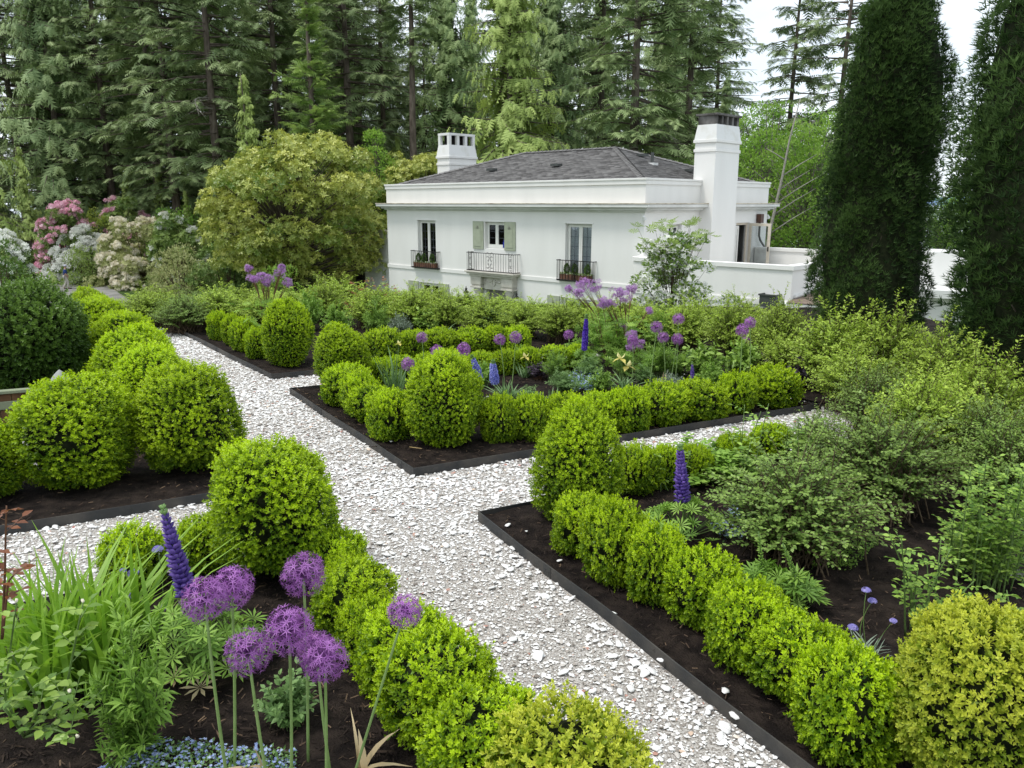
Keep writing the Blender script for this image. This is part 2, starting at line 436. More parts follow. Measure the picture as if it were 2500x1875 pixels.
def xf(tpl, pos, d, nrm, s, t=0.0):
    v, f, tt = scatter(tpl, np.array([pos]), np.array([d]), np.array([nrm]), np.array([s]), np.array([t]))
    return v, f, tt
def make_sprig(pairs=3, L=.5, tip=True, tpl=LEAF2, up=.75):
    ps = []
    for i in range(pairs):
        y = .1 + .55 * i / max(1, pairs - 1)
        for s in (0, 1):
            a = (i % 2) * PI / 2 + s * PI + .3 * i
            r = np.array([math.cos(a), 0, math.sin(a)])
            d = r * .85 + np.array([0, up, 0])
            ps.append(xf(tpl, (0, y, 0), d, np.array([0, 1, 0]) - r * .3, L * (1 - .12 * i), -.06 + .10 * i))
    if tip:
        for s in (0, 1):
            a = (pairs % 2) * PI / 2 + s * PI
            r = np.array([math.cos(a), 0, math.sin(a)])
            ps.append(xf(tpl, (0, .72, 0), r * .4 + np.array([0, 1, 0]), -r, L * .72, .22))
    return join_t(ps)
SPRIG = make_sprig(3, .5)
SPRIG_S = make_sprig(2, .6)
def radial(n, tpl, tilt=.35, L=1.0, jit=0.0, seed=1):
    rg = random.Random(seed); ps = []
    for i in range(n):
        a = 2 * PI * i / n + rg.uniform(-jit, jit)
        r = np.array([math.cos(a), 0, math.sin(a)])
        ps.append(xf(tpl, r * .02, r + np.array([0, tilt + rg.uniform(-jit, jit), 0]), np.array([0, 1, 0]), L * rg.uniform(.85, 1.1), 0))
    return join_t(ps)
PALM = radial(10, T_([(0, 0, 0), (.10, .6, .03), (0, 1, -.04), (-.10, .6, .03)], [(0, 1, 2), (0, 2, 3)]), .35)
ROSETTE = radial(6, T_([(0, 0, 0), (.17, .5, .05), (0, 1, -.08), (-.17, .5, .05)], [(0, 1, 2), (0, 2, 3)]), .5, 1.0, .3)
STAR6 = radial(6, T_([(-.09, 0, 0), (.09, 0, 0), (0, 1, 0)], [(0, 1, 2)]), .25)
STAR5 = radial(5, T_([(-.10, 0, 0), (.10, 0, 0), (.30, .75, 0), (-.30, .75, 0)], [(0, 1, 2), (0, 2, 3)]), .2)
STAR5T = radial(5, T_([(-.05, 0, 0), (.30, .8, 0), (-.28, .85, 0)], [(0, 1, 2)]), .2)
PUFF = radial(7, T_([(-.06, 0, 0), (.06, 0, 0), (0, 1, 0)], [(0, 1, 2)]), .8, 1.0, .4, 5)
def fir_spray(n=5, w=.42, fw=.075):
    V, F = [], []
    for i in range(n):
        y = .08 + .72 * i / (n - 1)
        for s in (-1, 1):
            b = len(V)
            V += [(0, y - fw, 0), (0, y + fw, 0), (s * w * (1 - .55 * i / n), y + .22, -.06)]
            F.append((b, b + 1, b + 2) if s < 0 else (b, b + 2, b + 1))
    b = len(V); V += [(-.05, .7, 0), (.05, .7, 0), (0, 1.05, -.05)]; F.append((b, b + 1, b + 2))
    V = np.array(V); V[:, 2] -= .14 * V[:, 1] ** 2
    return (V, np.array(F), np.clip(np.abs(V[:, 0]) * .5 + V[:, 1] * .2 - .15, -.1, .3))
FIR = fir_spray()
CED = fir_spray(4, .34, .12)
# ================================================================== GROUND
LOW = -3.6                                    # level of the house and the drive
def smooth(t): t = np.clip(t, 0, 1); return t * t * (3 - 2 * t)
def terrain_z(x, y):
    t = np.maximum(np.maximum((0.1 * x + y - 19.0) / 6.0, (x - 8.6) / 5.0), (-x - 12.0) / 6.0)
    z = -0.10 + (LOW + .02) * smooth(t)
    return z - 45 * smooth((x - 24) / 70.0)
xs = np.concatenate([np.linspace(-160, -30, 27), np.linspace(-28, 28, 57), np.linspace(30, 160, 27)])
ys = np.concatenate([np.linspace(-30, -2, 8), np.linspace(0, 40, 41), np.linspace(43, 170, 32)])
X, Y = np.meshgrid(xs, ys); Z = terrain_z(X, Y) + (np.random.default_rng(1).normal(size=X.shape) * .04) * (Y > 30)
V = np.stack([X, Y, Z], -1).reshape(-1, 3); nx = len(xs)
F = [(j * nx + i, j * nx + i + 1, (j + 1) * nx + i + 1, (j + 1) * nx + i) for j in range(len(ys) - 1) for i in range(nx - 1)]
me = np_mesh('ground', V, np.array(F), 'terrain', smooth=True)
me.materials.append(M['forest_floor'])
cy = V[np.array(F)].mean(1)
me.polygons.foreach_set('material_index', ((cy[:, 1] > 60) | (cy[:, 0] < -38)).astype(np.int32))
struct(link('ground', me))
struct(link('sea', pyd('sea', [(-40000, -2000, -33), (40000, -2000, -33), (40000, 45000, -33), (-40000, 45000, -33)], [(0, 1, 2, 3)], 'sea_water')))
# far hills across the water
rg = np.random.default_rng(4); hx = np.linspace(-9000, 16000, 90); V, F = [], []
hz = 120 + 60 * np.sin(hx / 1900.) + 40 * np.sin(hx / 730. + 1) + rg.normal(size=90) * 8
for i in range(90):
    V += [(hx[i], 14500, -34), (hx[i], 16500, hz[i] + 40), (hx[i], 19500, -34)]
for i in range(89):
    a = 3 * i; F += [(a, a + 3, a + 4, a + 1), (a + 1, a + 4, a + 5, a + 2)]
struct(link('hills', pyd('hills', V, F, 'hill', True)))

# drive beside the rhododendrons
dpts = [(G(40, 640, LOW), 3.4), (G(112, 668, LOW), 3.2), (G(150, 700, LOW), 3.0), (G(190, 740, LOW), 3.0), (G(300, 800, LOW), 3.0)]
V, F = [], []
for i, (p, wd) in enumerate(dpts):
    a = dpts[max(0, i - 1)][0]; b = dpts[min(len(dpts) - 1, i + 1)][0]
    t = unit(b - a); n = np.array([-t[1], t[0]])
    for s in (-1, 1):
        q = p + n * s * wd; V.append((q[0], q[1], LOW + .02))
F = [(2 * i, 2 * i + 1, 2 * i + 3, 2 * i + 2) for i in range(len(dpts) - 1)]
struct(link('drive', pyd('drive', V, F, 'asphalt')))
lw = [G(540, 720, LOW), G(700, 760, LOW), G(760, 690, LOW), G(560, 675, LOW)]
struct(link('lawn', pyd('lawn', [(p[0], p[1], LOW + .03) for p in lw], [(0, 1, 2, 3)], 'lawn')))

# ---- garden beds (outlines surveyed on z = 0) and steel edging
CD = np.array([.887, .461]); MD = np.array([-.532, .847]); ED = np.array([.478, -.878])
bedA = [(-.96, 7.27), (4.0, 9.85), (1.65, 13.1), (-3.10, 10.68)]
bedB = [(-3.63, 11.60), (1.2, 14.1), (1.75, 13.2), (4.08, 9.98), (9.5, 12.4), (9.5, 19.5), (-9.5, 21), (-8.4, 17.6), (-6.83, 15.98)]
bedC = [(-2.2, 6.87), (-7.2, 14.9), (-8.9, 14.6), (-4.35, 7.45), (-8.2, 5.45), (-8.0, 3.82)]
bedD = [(-1.35, 5.60), (-6.6, 2.85), (-6.6, .6), (1.37, .6)]
bedE = [(-.28, 6.17), (3.95, 8.37), (4.2, 9.95), (9.5, 12.3), (9.5, .6), (2.74, .6), (1.32, 3.21)]
bedF = [(-5.2, 8.6), (-9.3, 6.4), (-13, 6.0), (-13, 17), (-9.6, 15.2)]
BEDS = [bedA, bedB, bedC, bedD, bedE, bedF]
garden = [(-11, .3), (6, .3), (6, 16.8), (-11, 16.8)]
struct(link('shell_path', pyd('shell_path', [(x, y, 0) for x, y in garden], [(0, 1, 2, 3)], 'grit')))

def offset_in(poly, dist):
    n = len(poly); P = np.array(poly, float); out = []
    area = 0.5 * sum(P[i][0] * P[(i + 1) % n][1] - P[(i + 1) % n][0] * P[i][1] for i in range(n)); sg = 1 if area > 0 else -1
    for i in range(n):
        a, b, c = P[i - 1], P[i], P[(i + 1) % n]
        n1 = unit(np.array([-(b - a)[1], (b - a)[0]])) * sg; n2 = unit(np.array([-(c - b)[1], (c - b)[0]])) * sg
        m = unit(n1 + n2); out.append(b + m * dist / max(.3, m @ n1))
    return out
bed_label = dict(bed_soil='dark mulched soil')
def soil_bed(poly, seed):
    rg = np.random.default_rng(seed)
    P = offset_in(poly, .012)
    pts, edges = [], []
    for i in range(len(P)):
        a, b = P[i], P[(i + 1) % len(P)]; k = max(2, int(np.linalg.norm(b - a) / .12))
        for t in np.arange(k) / k: pts.append(a + (b - a) * t)
    nb = len(pts); edges = [(i, (i + 1) % nb) for i in range(nb)]
    A = np.array(P); lo, hi = A.min(0), A.max(0); lo = np.maximum(lo, (-12, .4)); hi = np.minimum(hi, (10, 20))
    gx, gy = np.meshgrid(np.arange(lo[0], hi[0], .085), np.arange(lo[1], hi[1], .085))
    q = np.stack([gx.ravel(), gy.ravel()], 1) + rg.normal(size=(gx.size, 2)) * .018
    q = q[in_poly(q[:, 0], q[:, 1], offset_in(poly, .05))]
    q = q[(q[:, 1] < 9.5) | (rg.random(len(q)) < .25)]
    allp = [Vector(p) for p in pts] + [Vector(p) for p in q]
    vo, eo, fo, *_ = geometry.delaunay_2d_cdt(allp, edges, [], 1, 1e-5)
    vv = np.array([(v.x, v.y) for v in vo])
    z = .042 + .012 * rg.random(len(vv)) + .014 * np.sin(vv[:, 0] * 3.1 + seed) * np.sin(vv[:, 1] * 2.7) + .012 * np.sin(vv[:, 0] * 9 + vv[:, 1] * 5)
    V = np.column_stack([vv, z])
    return np_mesh('bed_soil', V, np.array([tuple(f) for f in fo if len(f) == 3]), 'soil', smooth=True)
for i, b in enumerate(BEDS):
    struct(link('soil_bed', soil_bed(b, 20 + i)))
def edging(pts, label, closed=False):
    """6 mm steel strip standing 95 mm above the shells; every run and bend is one bent strip."""
    P = [np.array(p, float) for p in pts]; n = len(P); V, F = [], []
    for i in range(n):
        a = P[i - 1] if i > 0 else P[i] - (P[1] - P[0]); c = P[i + 1] if i < n - 1 else P[i] + (P[i] - P[i - 1])
        n1 = unit(np.array([-(P[i] - a)[1], (P[i] - a)[0]])); n2 = unit(np.array([-(c - P[i])[1], (c - P[i])[0]]))
        m = unit(n1 + n2); o = m * .004 / max(.3, m @ n1)
        for s in (-1, 1):
            for z in (-.03, .088): V.append((*(P[i] + o * s), z))
    for i in range(n - 1):
        a, b = 4 * i, 4 * i + 4
        F += [(a, b, b + 1, a + 1), (a + 1, b + 1, b + 3, a + 3), (a + 3, b + 3, b + 2, a + 2), (a + 2, b + 2, b, a)]
    F += [(0, 1, 3, 2), (4 * n - 4, 4 * n - 2, 4 * n - 1, 4 * n - 3)]
    o = tag(link('steel_edging', pyd('steel_edging', V, F, 'steel')), label, 'edging', 'steel edging strips round the beds')
    acc_ = 0.0; nxt = 1.1                  # lapped joint plates with two bolts
    for a, b in zip(P, P[1:]):
        L = np.linalg.norm(b - a); t = (b - a) / L
        while nxt < acc_ + L:
            c = a + t * (nxt - acc_); V, F = boxes([(-.045, .045, -.0075, .0075, -.02, .083), (-.03, -.02, -.0105, .0105, .035, .045), (.02, .03, -.0105, .0105, .035, .045)])
            q = link('joint_plate', pyd('joint_plate', V, F, 'steel'), o, (c[0], c[1], 0)); q.rotation_euler = (0, 0, math.atan2(t[1], t[0])); nxt += 2.4
        acc_ += L
    return o
def sub(a, b, k, amp, seed):            # slightly wavering run, as laid by hand
    rg = np.random.default_rng(seed); a, b = np.array(a, float), np.array(b, float)
    t = np.linspace(0, 1, k + 1); n = unit(np.array([-(b - a)[1], (b - a)[0]]))
    return [a + (b - a) * q + n * amp * (np.sin(q * 9 + seed) * q * (1 - q) * 2) for q in t]
edging(sub((4.0, 9.85), (-.96, 7.27), 10, .02, 1) + sub((-.96, 7.27), (-3.10, 10.68), 8, .02, 2)[1:] + sub((-3.10, 10.68), (1.65, 13.1), 6, .02, 3)[1:], 'dark steel edging round the central bed with its sharp corner at the path crossing')
edging(sub((1.2, 14.1), (-3.63, 11.60), 6, .02, 4) + sub((-3.63, 11.60), (-6.83, 15.98), 8, .025, 5)[1:] + [(-7.35, 15.75)], 'dark steel edging of the far bed before the egg-shaped box mound')
edging(sub((-7.2, 14.9), (-2.2, 6.87), 10, .02, 6) + sub((-2.2, 6.87), (-8.0, 3.82), 8, .015, 7)[1:], 'dark steel edging along the bed of large box balls at left')
edging(sub((3.95, 8.37), (-.28, 6.17), 8, .02, 8) + sub((-.28, 6.17), (1.32, 3.21), 8, .03, 9)[1:] + sub((1.32, 3.21), (2.74, .6), 4, .02, 10)[1:], 'long dark steel edging on the right side of the near shell path')
edging(sub((-6.6, 2.85), (-1.35, 5.60), 6, .02, 11) + sub((-1.35, 5.60), (1.37, .6), 8, .02, 12)[1:], 'dark steel edging under the low hedge of the near left bed')
edging(sub((-9.3, 6.4), (-5.2, 8.6), 5, .02, 13) + sub((-5.2, 8.6), (-9.6, 15.2), 6, .02, 14)[1:], 'dark steel edging glimpsed behind the left box balls by the stone egg')

# ---- crushed oyster shell
def shell_tpl(seed, k=6):
    rg = np.random.default_rng(seed); a = np.sort(np.arange(k) * 2 * PI / k + rg.uniform(-.35, .35, k)); r = rg.uniform(.32, .6, k)
    V = np.column_stack([np.cos(a) * r, np.sin(a) * r * rg.uniform(.55, .95), rg.uniform(-.10, .04, k)])
    V = np.vstack([V, [[rg.uniform(-.1, .1), rg.uniform(-.1, .1), rg.uniform(.10, .22)]]])
    return (V, np.array([(i, (i + 1) % k, k) for i in range(k)]), np.zeros(k + 1))
rg = np.random.default_rng(7)
acc = Acc()
def on_path(x, y, margin=.0):
    ok = in_poly(x, y, garden)
    for b in BEDS: ok &= ~in_poly(x, y, offset_in(b, -margin))
    return ok
def sample_path(n, y0, y1):
    x = rg.uniform(-10, 5.2, n); y = rg.uniform(y0, y1, n)
    ok = on_path(x, y, .012); x, y = x[ok], y[ok]
    px, py, dp = project(np.column_stack([x, y, np.zeros_like(x)]))
    ok = (px > -60) & (px < 2560) & (py < 1960)
    return x[ok], y[ok]
def shells(n, y0, y1, s0, s1, z0=.0, dens=None):
    x, y = sample_path(n, y0, y1)
    wear = np.sin(x * 1.3 + y * .9) * np.sin(y * 1.1 - x * .7)
    if dens is not None:
        k = rg.random(len(x)) < np.clip(dens - wear * .35, 0, 1); x, y, wear = x[k], y[k], wear[k]
    nn = len(x)
    s = s0 * np.exp(rg.random(nn) ** 2.2 * math.log(s1 / s0))
    yaw = rg.uniform(0, 6.28, nn); tilt = rg.normal(size=(nn, 2)) * .16
    d = np.column_stack([np.cos(yaw), np.sin(yaw), rg.normal(size=nn) * .16])
    nr = np.column_stack([tilt, np.ones(nn)])
    t = np.clip(.60 + .22 * rg.normal(size=nn) - .18 * wear, 0.02, .93)
    odd = rg.random(nn); t[odd < .035] = rg.uniform(.94, 1, (odd < .035).sum()); t[(odd > .05) & (odd < .17)] = rg.uniform(0, .25, ((odd > .05) & (odd < .17)).sum())
    pos = np.column_stack([x, y, z0 + s * .16 + rg.random(nn) * .008])
    which = rg.integers(0, 6, nn)
    for q in range(6):
        k = which == q
        if k.any(): acc.add(*scatter(SHT[q], pos[k], d[k], nr[k], s[k], t[k]))
SHT = [shell_tpl(30 + i) for i in range(6)]
shells(150000, 2.4, 6.5, .010, .040)
shells(130000, 6.5, 10.5, .014, .055)
shells(100000, 10.5, 16.8, .020, .065)
path = bpy.data.objects['shell_path']
crush = stuff(link('crushed_shell', acc.mesh('crushed_shell', 'shell')))
crush.parent = path
# the larger whole shells, each its own piece of the path
SHM = []
for i in range(5):
    k = 9; r2 = np.random.default_rng(60 + i); a = np.arange(k) * 2 * PI / k; r = r2.uniform(.30, .60, k)
    out = np.column_stack([np.cos(a) * r, np.sin(a) * r * .72, np.zeros(k)]); mid = np.column_stack([np.cos(a) * r * .55, np.sin(a) * r * .40, r2.uniform(.04, .10, k)])
    V = np.vstack([out, mid, [[.02, 0, .07]], out * [1, 1, 0] + [0, 0, -.05]])
    F = []
    for j in range(k):
        q = (j + 1) % k
        F += [(j, q, k + q), (j, k + q, k + j), (k + j, k + q, 2 * k), (2 * k + 1 + j, q, j), (2 * k + 1 + j, 2 * k + 1 + q, q)]
    SHM.append(np_mesh('shell', V, np.array(F), 'shell', np.full(len(V), [.62, .55, .75, .68, .80][i]), True))
cx, cy_ = [], []
x, y = sample_path(9000, 2.6, 11.0)
score = y + rg.random(len(x)) * 2.2
x, y = x[np.argsort(score)][:700:1], y[np.argsort(score)][:700:1]
pick = rg.permutation(len(x))[:240]
# extra ones washed up along the edging of the near right bed
ex = [np.array([-.28, 6.17]) + ED * t + np.array([-ED[1], ED[0]]) * -rg.uniform(.04, .22) for t in rg.uniform(.1, 5.3, 54)]
pp = [(x[i], y[i]) for i in pick] + [tuple(e) for e in ex if on_path(np.array([e[0]]), np.array([e[1]]), .03)[0]]
for (a, b) in pp:
    o = link('shell', SHM[rg.integers(0, 5)], path, (a, b, .014 + rg.random() * .006))
    s = rg.uniform(.045, .082); o.scale = (s, s * rg.uniform(.8, 1.2), s); o.rotation_euler = (rg.normal() * .2, rg.normal() * .2, rg.uniform(0, 6.28))
for (px_, py_) in [(1497, 1500), (1365, 1372), (1240, 1285), (1612, 1615), (1285, 1300), (1800, 1750), (1770, 1690), (1335, 1085), (530, 1175), (1190, 970), (955, 1080), (1870, 1855)]:   # strays lying on the mulch
    p = G(px_, py_, .05); o = link('shell', SHM[rg.integers(0, 5)], path, (p[0], p[1], .062)); s = rg.uniform(.03, .075); o.scale = (s, s, s); o.rotation_euler = (.2, .1, rg.uniform(0, 6.28))

# ---- bark mulch slivers lying on the soil
acc = Acc()
for b, n in ((bedA, 7000), (bedB, 2500), (bedC, 6500), (bedD, 10000), (bedE, 13000), (bedF, 1000)):
    A = np.array(b); lo, hi = A.min(0), A.max(0)
    x = rg.uniform(lo[0], hi[0], n * 3); y = rg.uniform(lo[1], hi[1], n * 3)
    px, py, dp = project(np.column_stack([x, y, np.zeros_like(x)]))
    ok = in_poly(x, y, offset_in(b, .03)) & (px > -50) & (px < 2550) & (py < 1950) & (dp > .5); x, y = x[ok][:n], y[ok][:n]; nn = len(x)
    yaw = rg.uniform(0, 6.28, nn); L = rg.uniform(.012, .05, nn) * np.where(rg.random(nn) < .04, 1.8, 1)
    d = np.column_stack([np.cos(yaw), np.sin(yaw), rg.normal(size=nn) * .3])
    t = rg.random(nn) ** 1.6; t[rg.random(nn) < .05] = .97
    tpl = T_([(-.09, 0, 0), (.09, 0, 0), (.07, 1, 0), (-.06, 1, .02), (0, .5, .08)], [(0, 1, 4), (1, 2, 4), (2, 3, 4), (3, 0, 4)])
    acc.add(*scatter(tpl, np.column_stack([x, y, np.full(nn, .057) + rg.random(nn) * .012]), d, np.column_stack([rg.normal(size=(nn, 2)) * .4, np.ones(nn)]), L, t))
o = stuff(link('bark_mulch', acc.mesh('bark_mulch', 'mulch')))
o['label'] = 'fine dark bark mulch covering the beds'; o['category'] = 'mulch'
# ================================================================== THE WHITE HOUSE
HA = math.radians(44.43); HX, HY = 5.02, 30.40
house = thing('white_house', 'two storey white stucco house with grey hipped roof and wrought iron balconies', 'house', (HX, HY, LOW), -HA)
# local frame: x = -u (u runs left along the front), y = v (back), z above the low ground
def hb(u0, u1, v0, v1, z0, z1): return (-max(u0, u1), -min(u0, u1), min(v0, v1), max(v0, v1), z0 - LOW, z1 - LOW)
def hpart(name, lst, mat, parent=None, bevel=0.0):
    V, F = boxes([hb(*b) for b in lst]); o = link(name, pyd(name, V, F, mat), parent or house)
    if bevel:
        md = o.modifiers.new('bevel', 'BEVEL'); md.width = bevel; md.segments = 2; md.limit_method = 'ANGLE'
    return o
LU, WV = 16.10, 9.76
ZP, ZC, ZS = 3.53, 2.27, -.68
def wall_with_openings(u0, u1, z0, z1, ops, place, depth):
    us = sorted({u0, u1, *[o[0] for o in ops], *[o[1] for o in ops]}); zs = sorted({z0, z1, *[o[2] for o in ops], *[o[3] for o in ops]})
    V, F = [], []
    def q(*p):
        b = len(V); V.extend(place(*t) for t in p); F.append((b, b + 1, b + 2, b + 3))
    for a, b in zip(us, us[1:]):
        for c, d in zip(zs, zs[1:]):
            mu, mz = (a + b) / 2, (c + d) / 2
            if any(o[0] < mu < o[1] and o[2] < mz < o[3] for o in ops): continue
            q((a, c, 0), (b, c, 0), (b, d, 0), (a, d, 0))
    for (a, b, c, d) in ops:
        q((a, c, 0), (a, d, 0), (a, d, depth), (a, c, depth)); q((b, c, 0), (b, c, depth), (b, d, depth), (b, d, 0))
        q((a, d, 0), (b, d, 0), (b, d, depth), (a, d, depth)); q((a, c, 0), (a, c, depth), (b, c, depth), (b, c, 0))
    return V, F
front_ops = [(12.24, 13.62, -.50, 1.78), (7.48, 8.78, .58, 1.78), (2.53, 3.93, -.50, 1.78), (12.10, 13.58, -2.9, -1.28), (7.40, 8.70, LOW, -1.25), (2.50, 4.15, -3.4, -1.28)]
side_ops = [(1.65, 2.58, -.50, 1.78), (6.95, 8.15, -.55, 1.75)]
V, F = wall_with_openings(0, LU, LOW, ZC + .06, front_ops, lambda u, z, d: (-u, d, z - LOW), .26)
V2, F2 = wall_with_openings(0, WV, LOW, ZC + .06, side_ops, lambda v, z, d: (-d, v, z - LOW), .26)
n = len(V); V += V2; F += [tuple(i + n for i in f) for f in F2]
n = len(V); V += [(-LU, 0, 0), (-LU, WV, 0), (-LU, WV, ZC - LOW + .06), (-LU, 0, ZC - LOW + .06), (0, WV, 0), (0, WV, ZC - LOW + .06)]
F += [(n, n + 3, n + 2, n + 1), (n + 1, n + 2, n + 5, n + 4)]
link('wall', pyd('wall', V, F, 'stucco'), house)
hpart('room_lining', [(.5, LU - .5, 1.3, 1.4, LOW, ZC), (1.3, 1.4, 1.5, WV - .5, LOW, ZC)], 'room')
PAR_T = .28
hpart('parapet', [(0, LU, 0, PAR_T, ZC + .33, ZP - .24), (0, PAR_T, PAR_T, WV, ZC + .33, ZP - .24), (LU - PAR_T, LU, PAR_T, WV, ZC + .33, ZP - .24), (PAR_T, LU - PAR_T, WV - PAR_T, WV, ZC + .33, ZP - .24)], 'stucco')
c = .045
hpart('parapet_coping', [(-c, LU + c, -c, PAR_T + c, ZP - .24, ZP - .08), (-c, PAR_T + c, PAR_T + c, WV + c, ZP - .24, ZP - .08), (LU - PAR_T - c, LU + c, PAR_T + c, WV + c, ZP - .24, ZP - .08),
      (-c - .03, LU + c + .03, -c - .03, PAR_T + c, ZP - .08, ZP), (-c - .03, PAR_T + c, PAR_T + c, WV + c, ZP - .08, ZP), (LU - PAR_T - c, LU + c + .03, PAR_T + c, WV + c, ZP - .08, ZP)], 'stucco', bevel=.012)
# cornice: stepped moulding all round, weathered top
steps = [(.10, ZC, ZC + .06), (.22, ZC + .06, ZC + .13), (.30, ZC + .13, ZC + .17), (.40, ZC + .17, ZC + .29)]
lst = []
for p_, a, b in steps: lst += [(-p_, LU + p_, -p_, .02, a, b), (-p_, .02, .02, WV + p_, a, b), (LU - .02, LU + p_, .02, WV + p_, a, b)]
corn = hpart('cornice', lst, 'moulding', bevel=.015)
p_ = .42
hpart('cornice_top', [(-p_, LU + p_, -p_, .02, ZC + .29, ZC + .335), (-p_, .02, .02, WV + p_, ZC + .29, ZC + .335), (LU - .02, LU + p_, .02, WV + p_, ZC + .29, ZC + .335)], 'cornice_top', corn)
for sc_ in ((-.045, 6.55, -.045, .0, ZS, -.50), (9.6, LU + .045, -.045, .0, ZS, -.50), (-.045, .0, .0, WV, ZS, -.50)): hpart('string_course', [sc_], 'stucco', bevel=.01)
# roof: hipped, real shingle courses
RZ, RE = 5.05, 3.46; u0, u1, v0, v1 = .30, LU - .30, .30, WV - .30; ra, rb, vm = 5.15, LU - 5.15, WV / 2
planes = [[(u0, v0), (u1, v0), (rb, vm), (ra, vm)], [(u0, v1), (u0, v0), (ra, vm), (ra, vm)], [(u1, v0), (u1, v1), (rb, vm), (rb, vm)], [(u1, v1), (u0, v1), (ra, vm), (rb, vm)]]
V, F = [], []
for P in planes:
    b = len(V); V += [(-P[0][0], P[0][1], RE - LOW), (-P[1][0], P[1][1], RE - LOW), (-P[2][0], P[2][1], RZ - LOW), (-P[3][0], P[3][1], RZ - LOW)]; F.append((b + 1, b, b + 3, b + 2))
roof = link('roof', pyd('roof', V, F, 'shingle'), house)
acc = Acc(); rg = np.random.default_rng(9)
for P in planes[:2]:
    a0, a1 = np.array([-P[0][0], P[0][1], RE - LOW]), np.array([-P[1][0], P[1][1], RE - LOW]); b0, b1 = np.array([-P[3][0], P[3][1], RZ - LOW]), np.array([-P[2][0], P[2][1], RZ - LOW])
    rows = 34
    for r in range(rows):
        t0, t1 = r / rows, (r + 1.18) / rows
        l0, l1 = a0 + (b0 - a0) * t0, a1 + (b1 - a1) * t0; m0, m1 = a0 + (b0 - a0) * min(1, t1), a1 + (b1 - a1) * min(1, t1)
        wd = np.linalg.norm(l1 - l0); k = max(1, int(wd / .30)); ax = unit(l1 - l0); up = unit((m0 + m1) - (l0 + l1)); nr = np.cross(ax, up); nr = nr * (1 if nr[2] > 0 else -1)
        up = unit(np.cross(nr, ax)); up = up * (1 if up[2] > 0 else -1)
        rl = np.linalg.norm(b0 + b1 - a0 - a1) / 2 / rows if True else 0
        hh = (RZ - RE) / up[2] / rows
        xs_ = np.sort(np.concatenate([[0, wd], np.linspace(0, wd, k + 1)[1:-1] + rg.uniform(-.05, .05, max(0, k - 1))]))
        for i in range(len(xs_) - 1):
            g, lift, drop = .006, rg.uniform(.012, .030), rg.uniform(-.018, .018)
            p0 = l0 + ax * (xs_[i] + g) - up * drop; p1 = l0 + ax * (xs_[i + 1] - g) - up * drop; q1 = p1 + up * hh * 1.15; q0 = p0 + up * hh * 1.15
            Vq = [p0 + nr * lift, p1 + nr * lift, q1 + nr * .004, q0 + nr * .004, p0 - nr * .004, p1 - nr * .004]
            acc.add(Vq, [(0, 1, 2), (0, 2, 3), (4, 5, 1), (4, 1, 0), (4, 0, 3), (5, 2, 1)], rg.random())
stuff(link('shingles', acc.mesh('shingles', 'shingle'), roof))
def hipcap(name, a, b):
    a, b = np.array(a, float), np.array(b, float); k = int(np.linalg.norm(b - a) / .26); ac = Acc(); t = unit(b - a); sx = unit(np.cross(t, (0, 0, 1)))
    for i in range(k):
        p, q = a + (b - a) * i / k, a + (b - a) * (i + 1.1) / k; l = .034; dn = np.array([0, 0, -.055])
        ac.add([p + sx * .17 + dn + (0, 0, l), p + (0, 0, l + .03), p - sx * .17 + dn + (0, 0, l), q + sx * .17 + dn + (0, 0, .02), q + (0, 0, .035), q - sx * .17 + dn + (0, 0, .02)],
               [(0, 1, 4), (0, 4, 3), (1, 2, 5), (1, 5, 4)], .55 + .4 * ((i * 7) % 5) / 5)
    link(name, ac.mesh(name, 'shingle'), roof)
H3 = lambda u, v, z: (-u, v, z - LOW + .03)
hipcap('hip_cap', H3(u0, v0, RE), H3(ra, vm, RZ)); hipcap('hip_cap', H3(u1, v0, RE), H3(rb, vm, RZ)); hipcap('ridge_cap', H3(ra, vm, RZ), H3(rb, vm, RZ)); hipcap('hip_cap', H3(u0, v1, RE), H3(ra, vm, RZ))
for (fu, fv, on) in ((10.4, 2.05, 0), (6.55, 2.35, 0), (3.75, 5.0, 1), (1.6, 5.6, 1)):
    z = RE + (RZ - RE) * ((fv - v0) / (vm - v0) if not on else (fu - u0) / (ra - u0))
    o = hpart('roof_vent', [(fu - .22, fu + .22, fv - .16, fv + .16, z + .05, z + .16)], 'leader_grey', roof); o.rotation_euler = (0, 0, 0)
hpart('vent_pipe', [(2.65, 2.75, 4.2, 4.3, RE + .6, RE + 1.28)], 'leader_grey', roof); hpart('pipe_flashing', [(2.5, 2.9, 4.08, 4.42, RE + .62, RE + .84)], 'flood_white', roof)
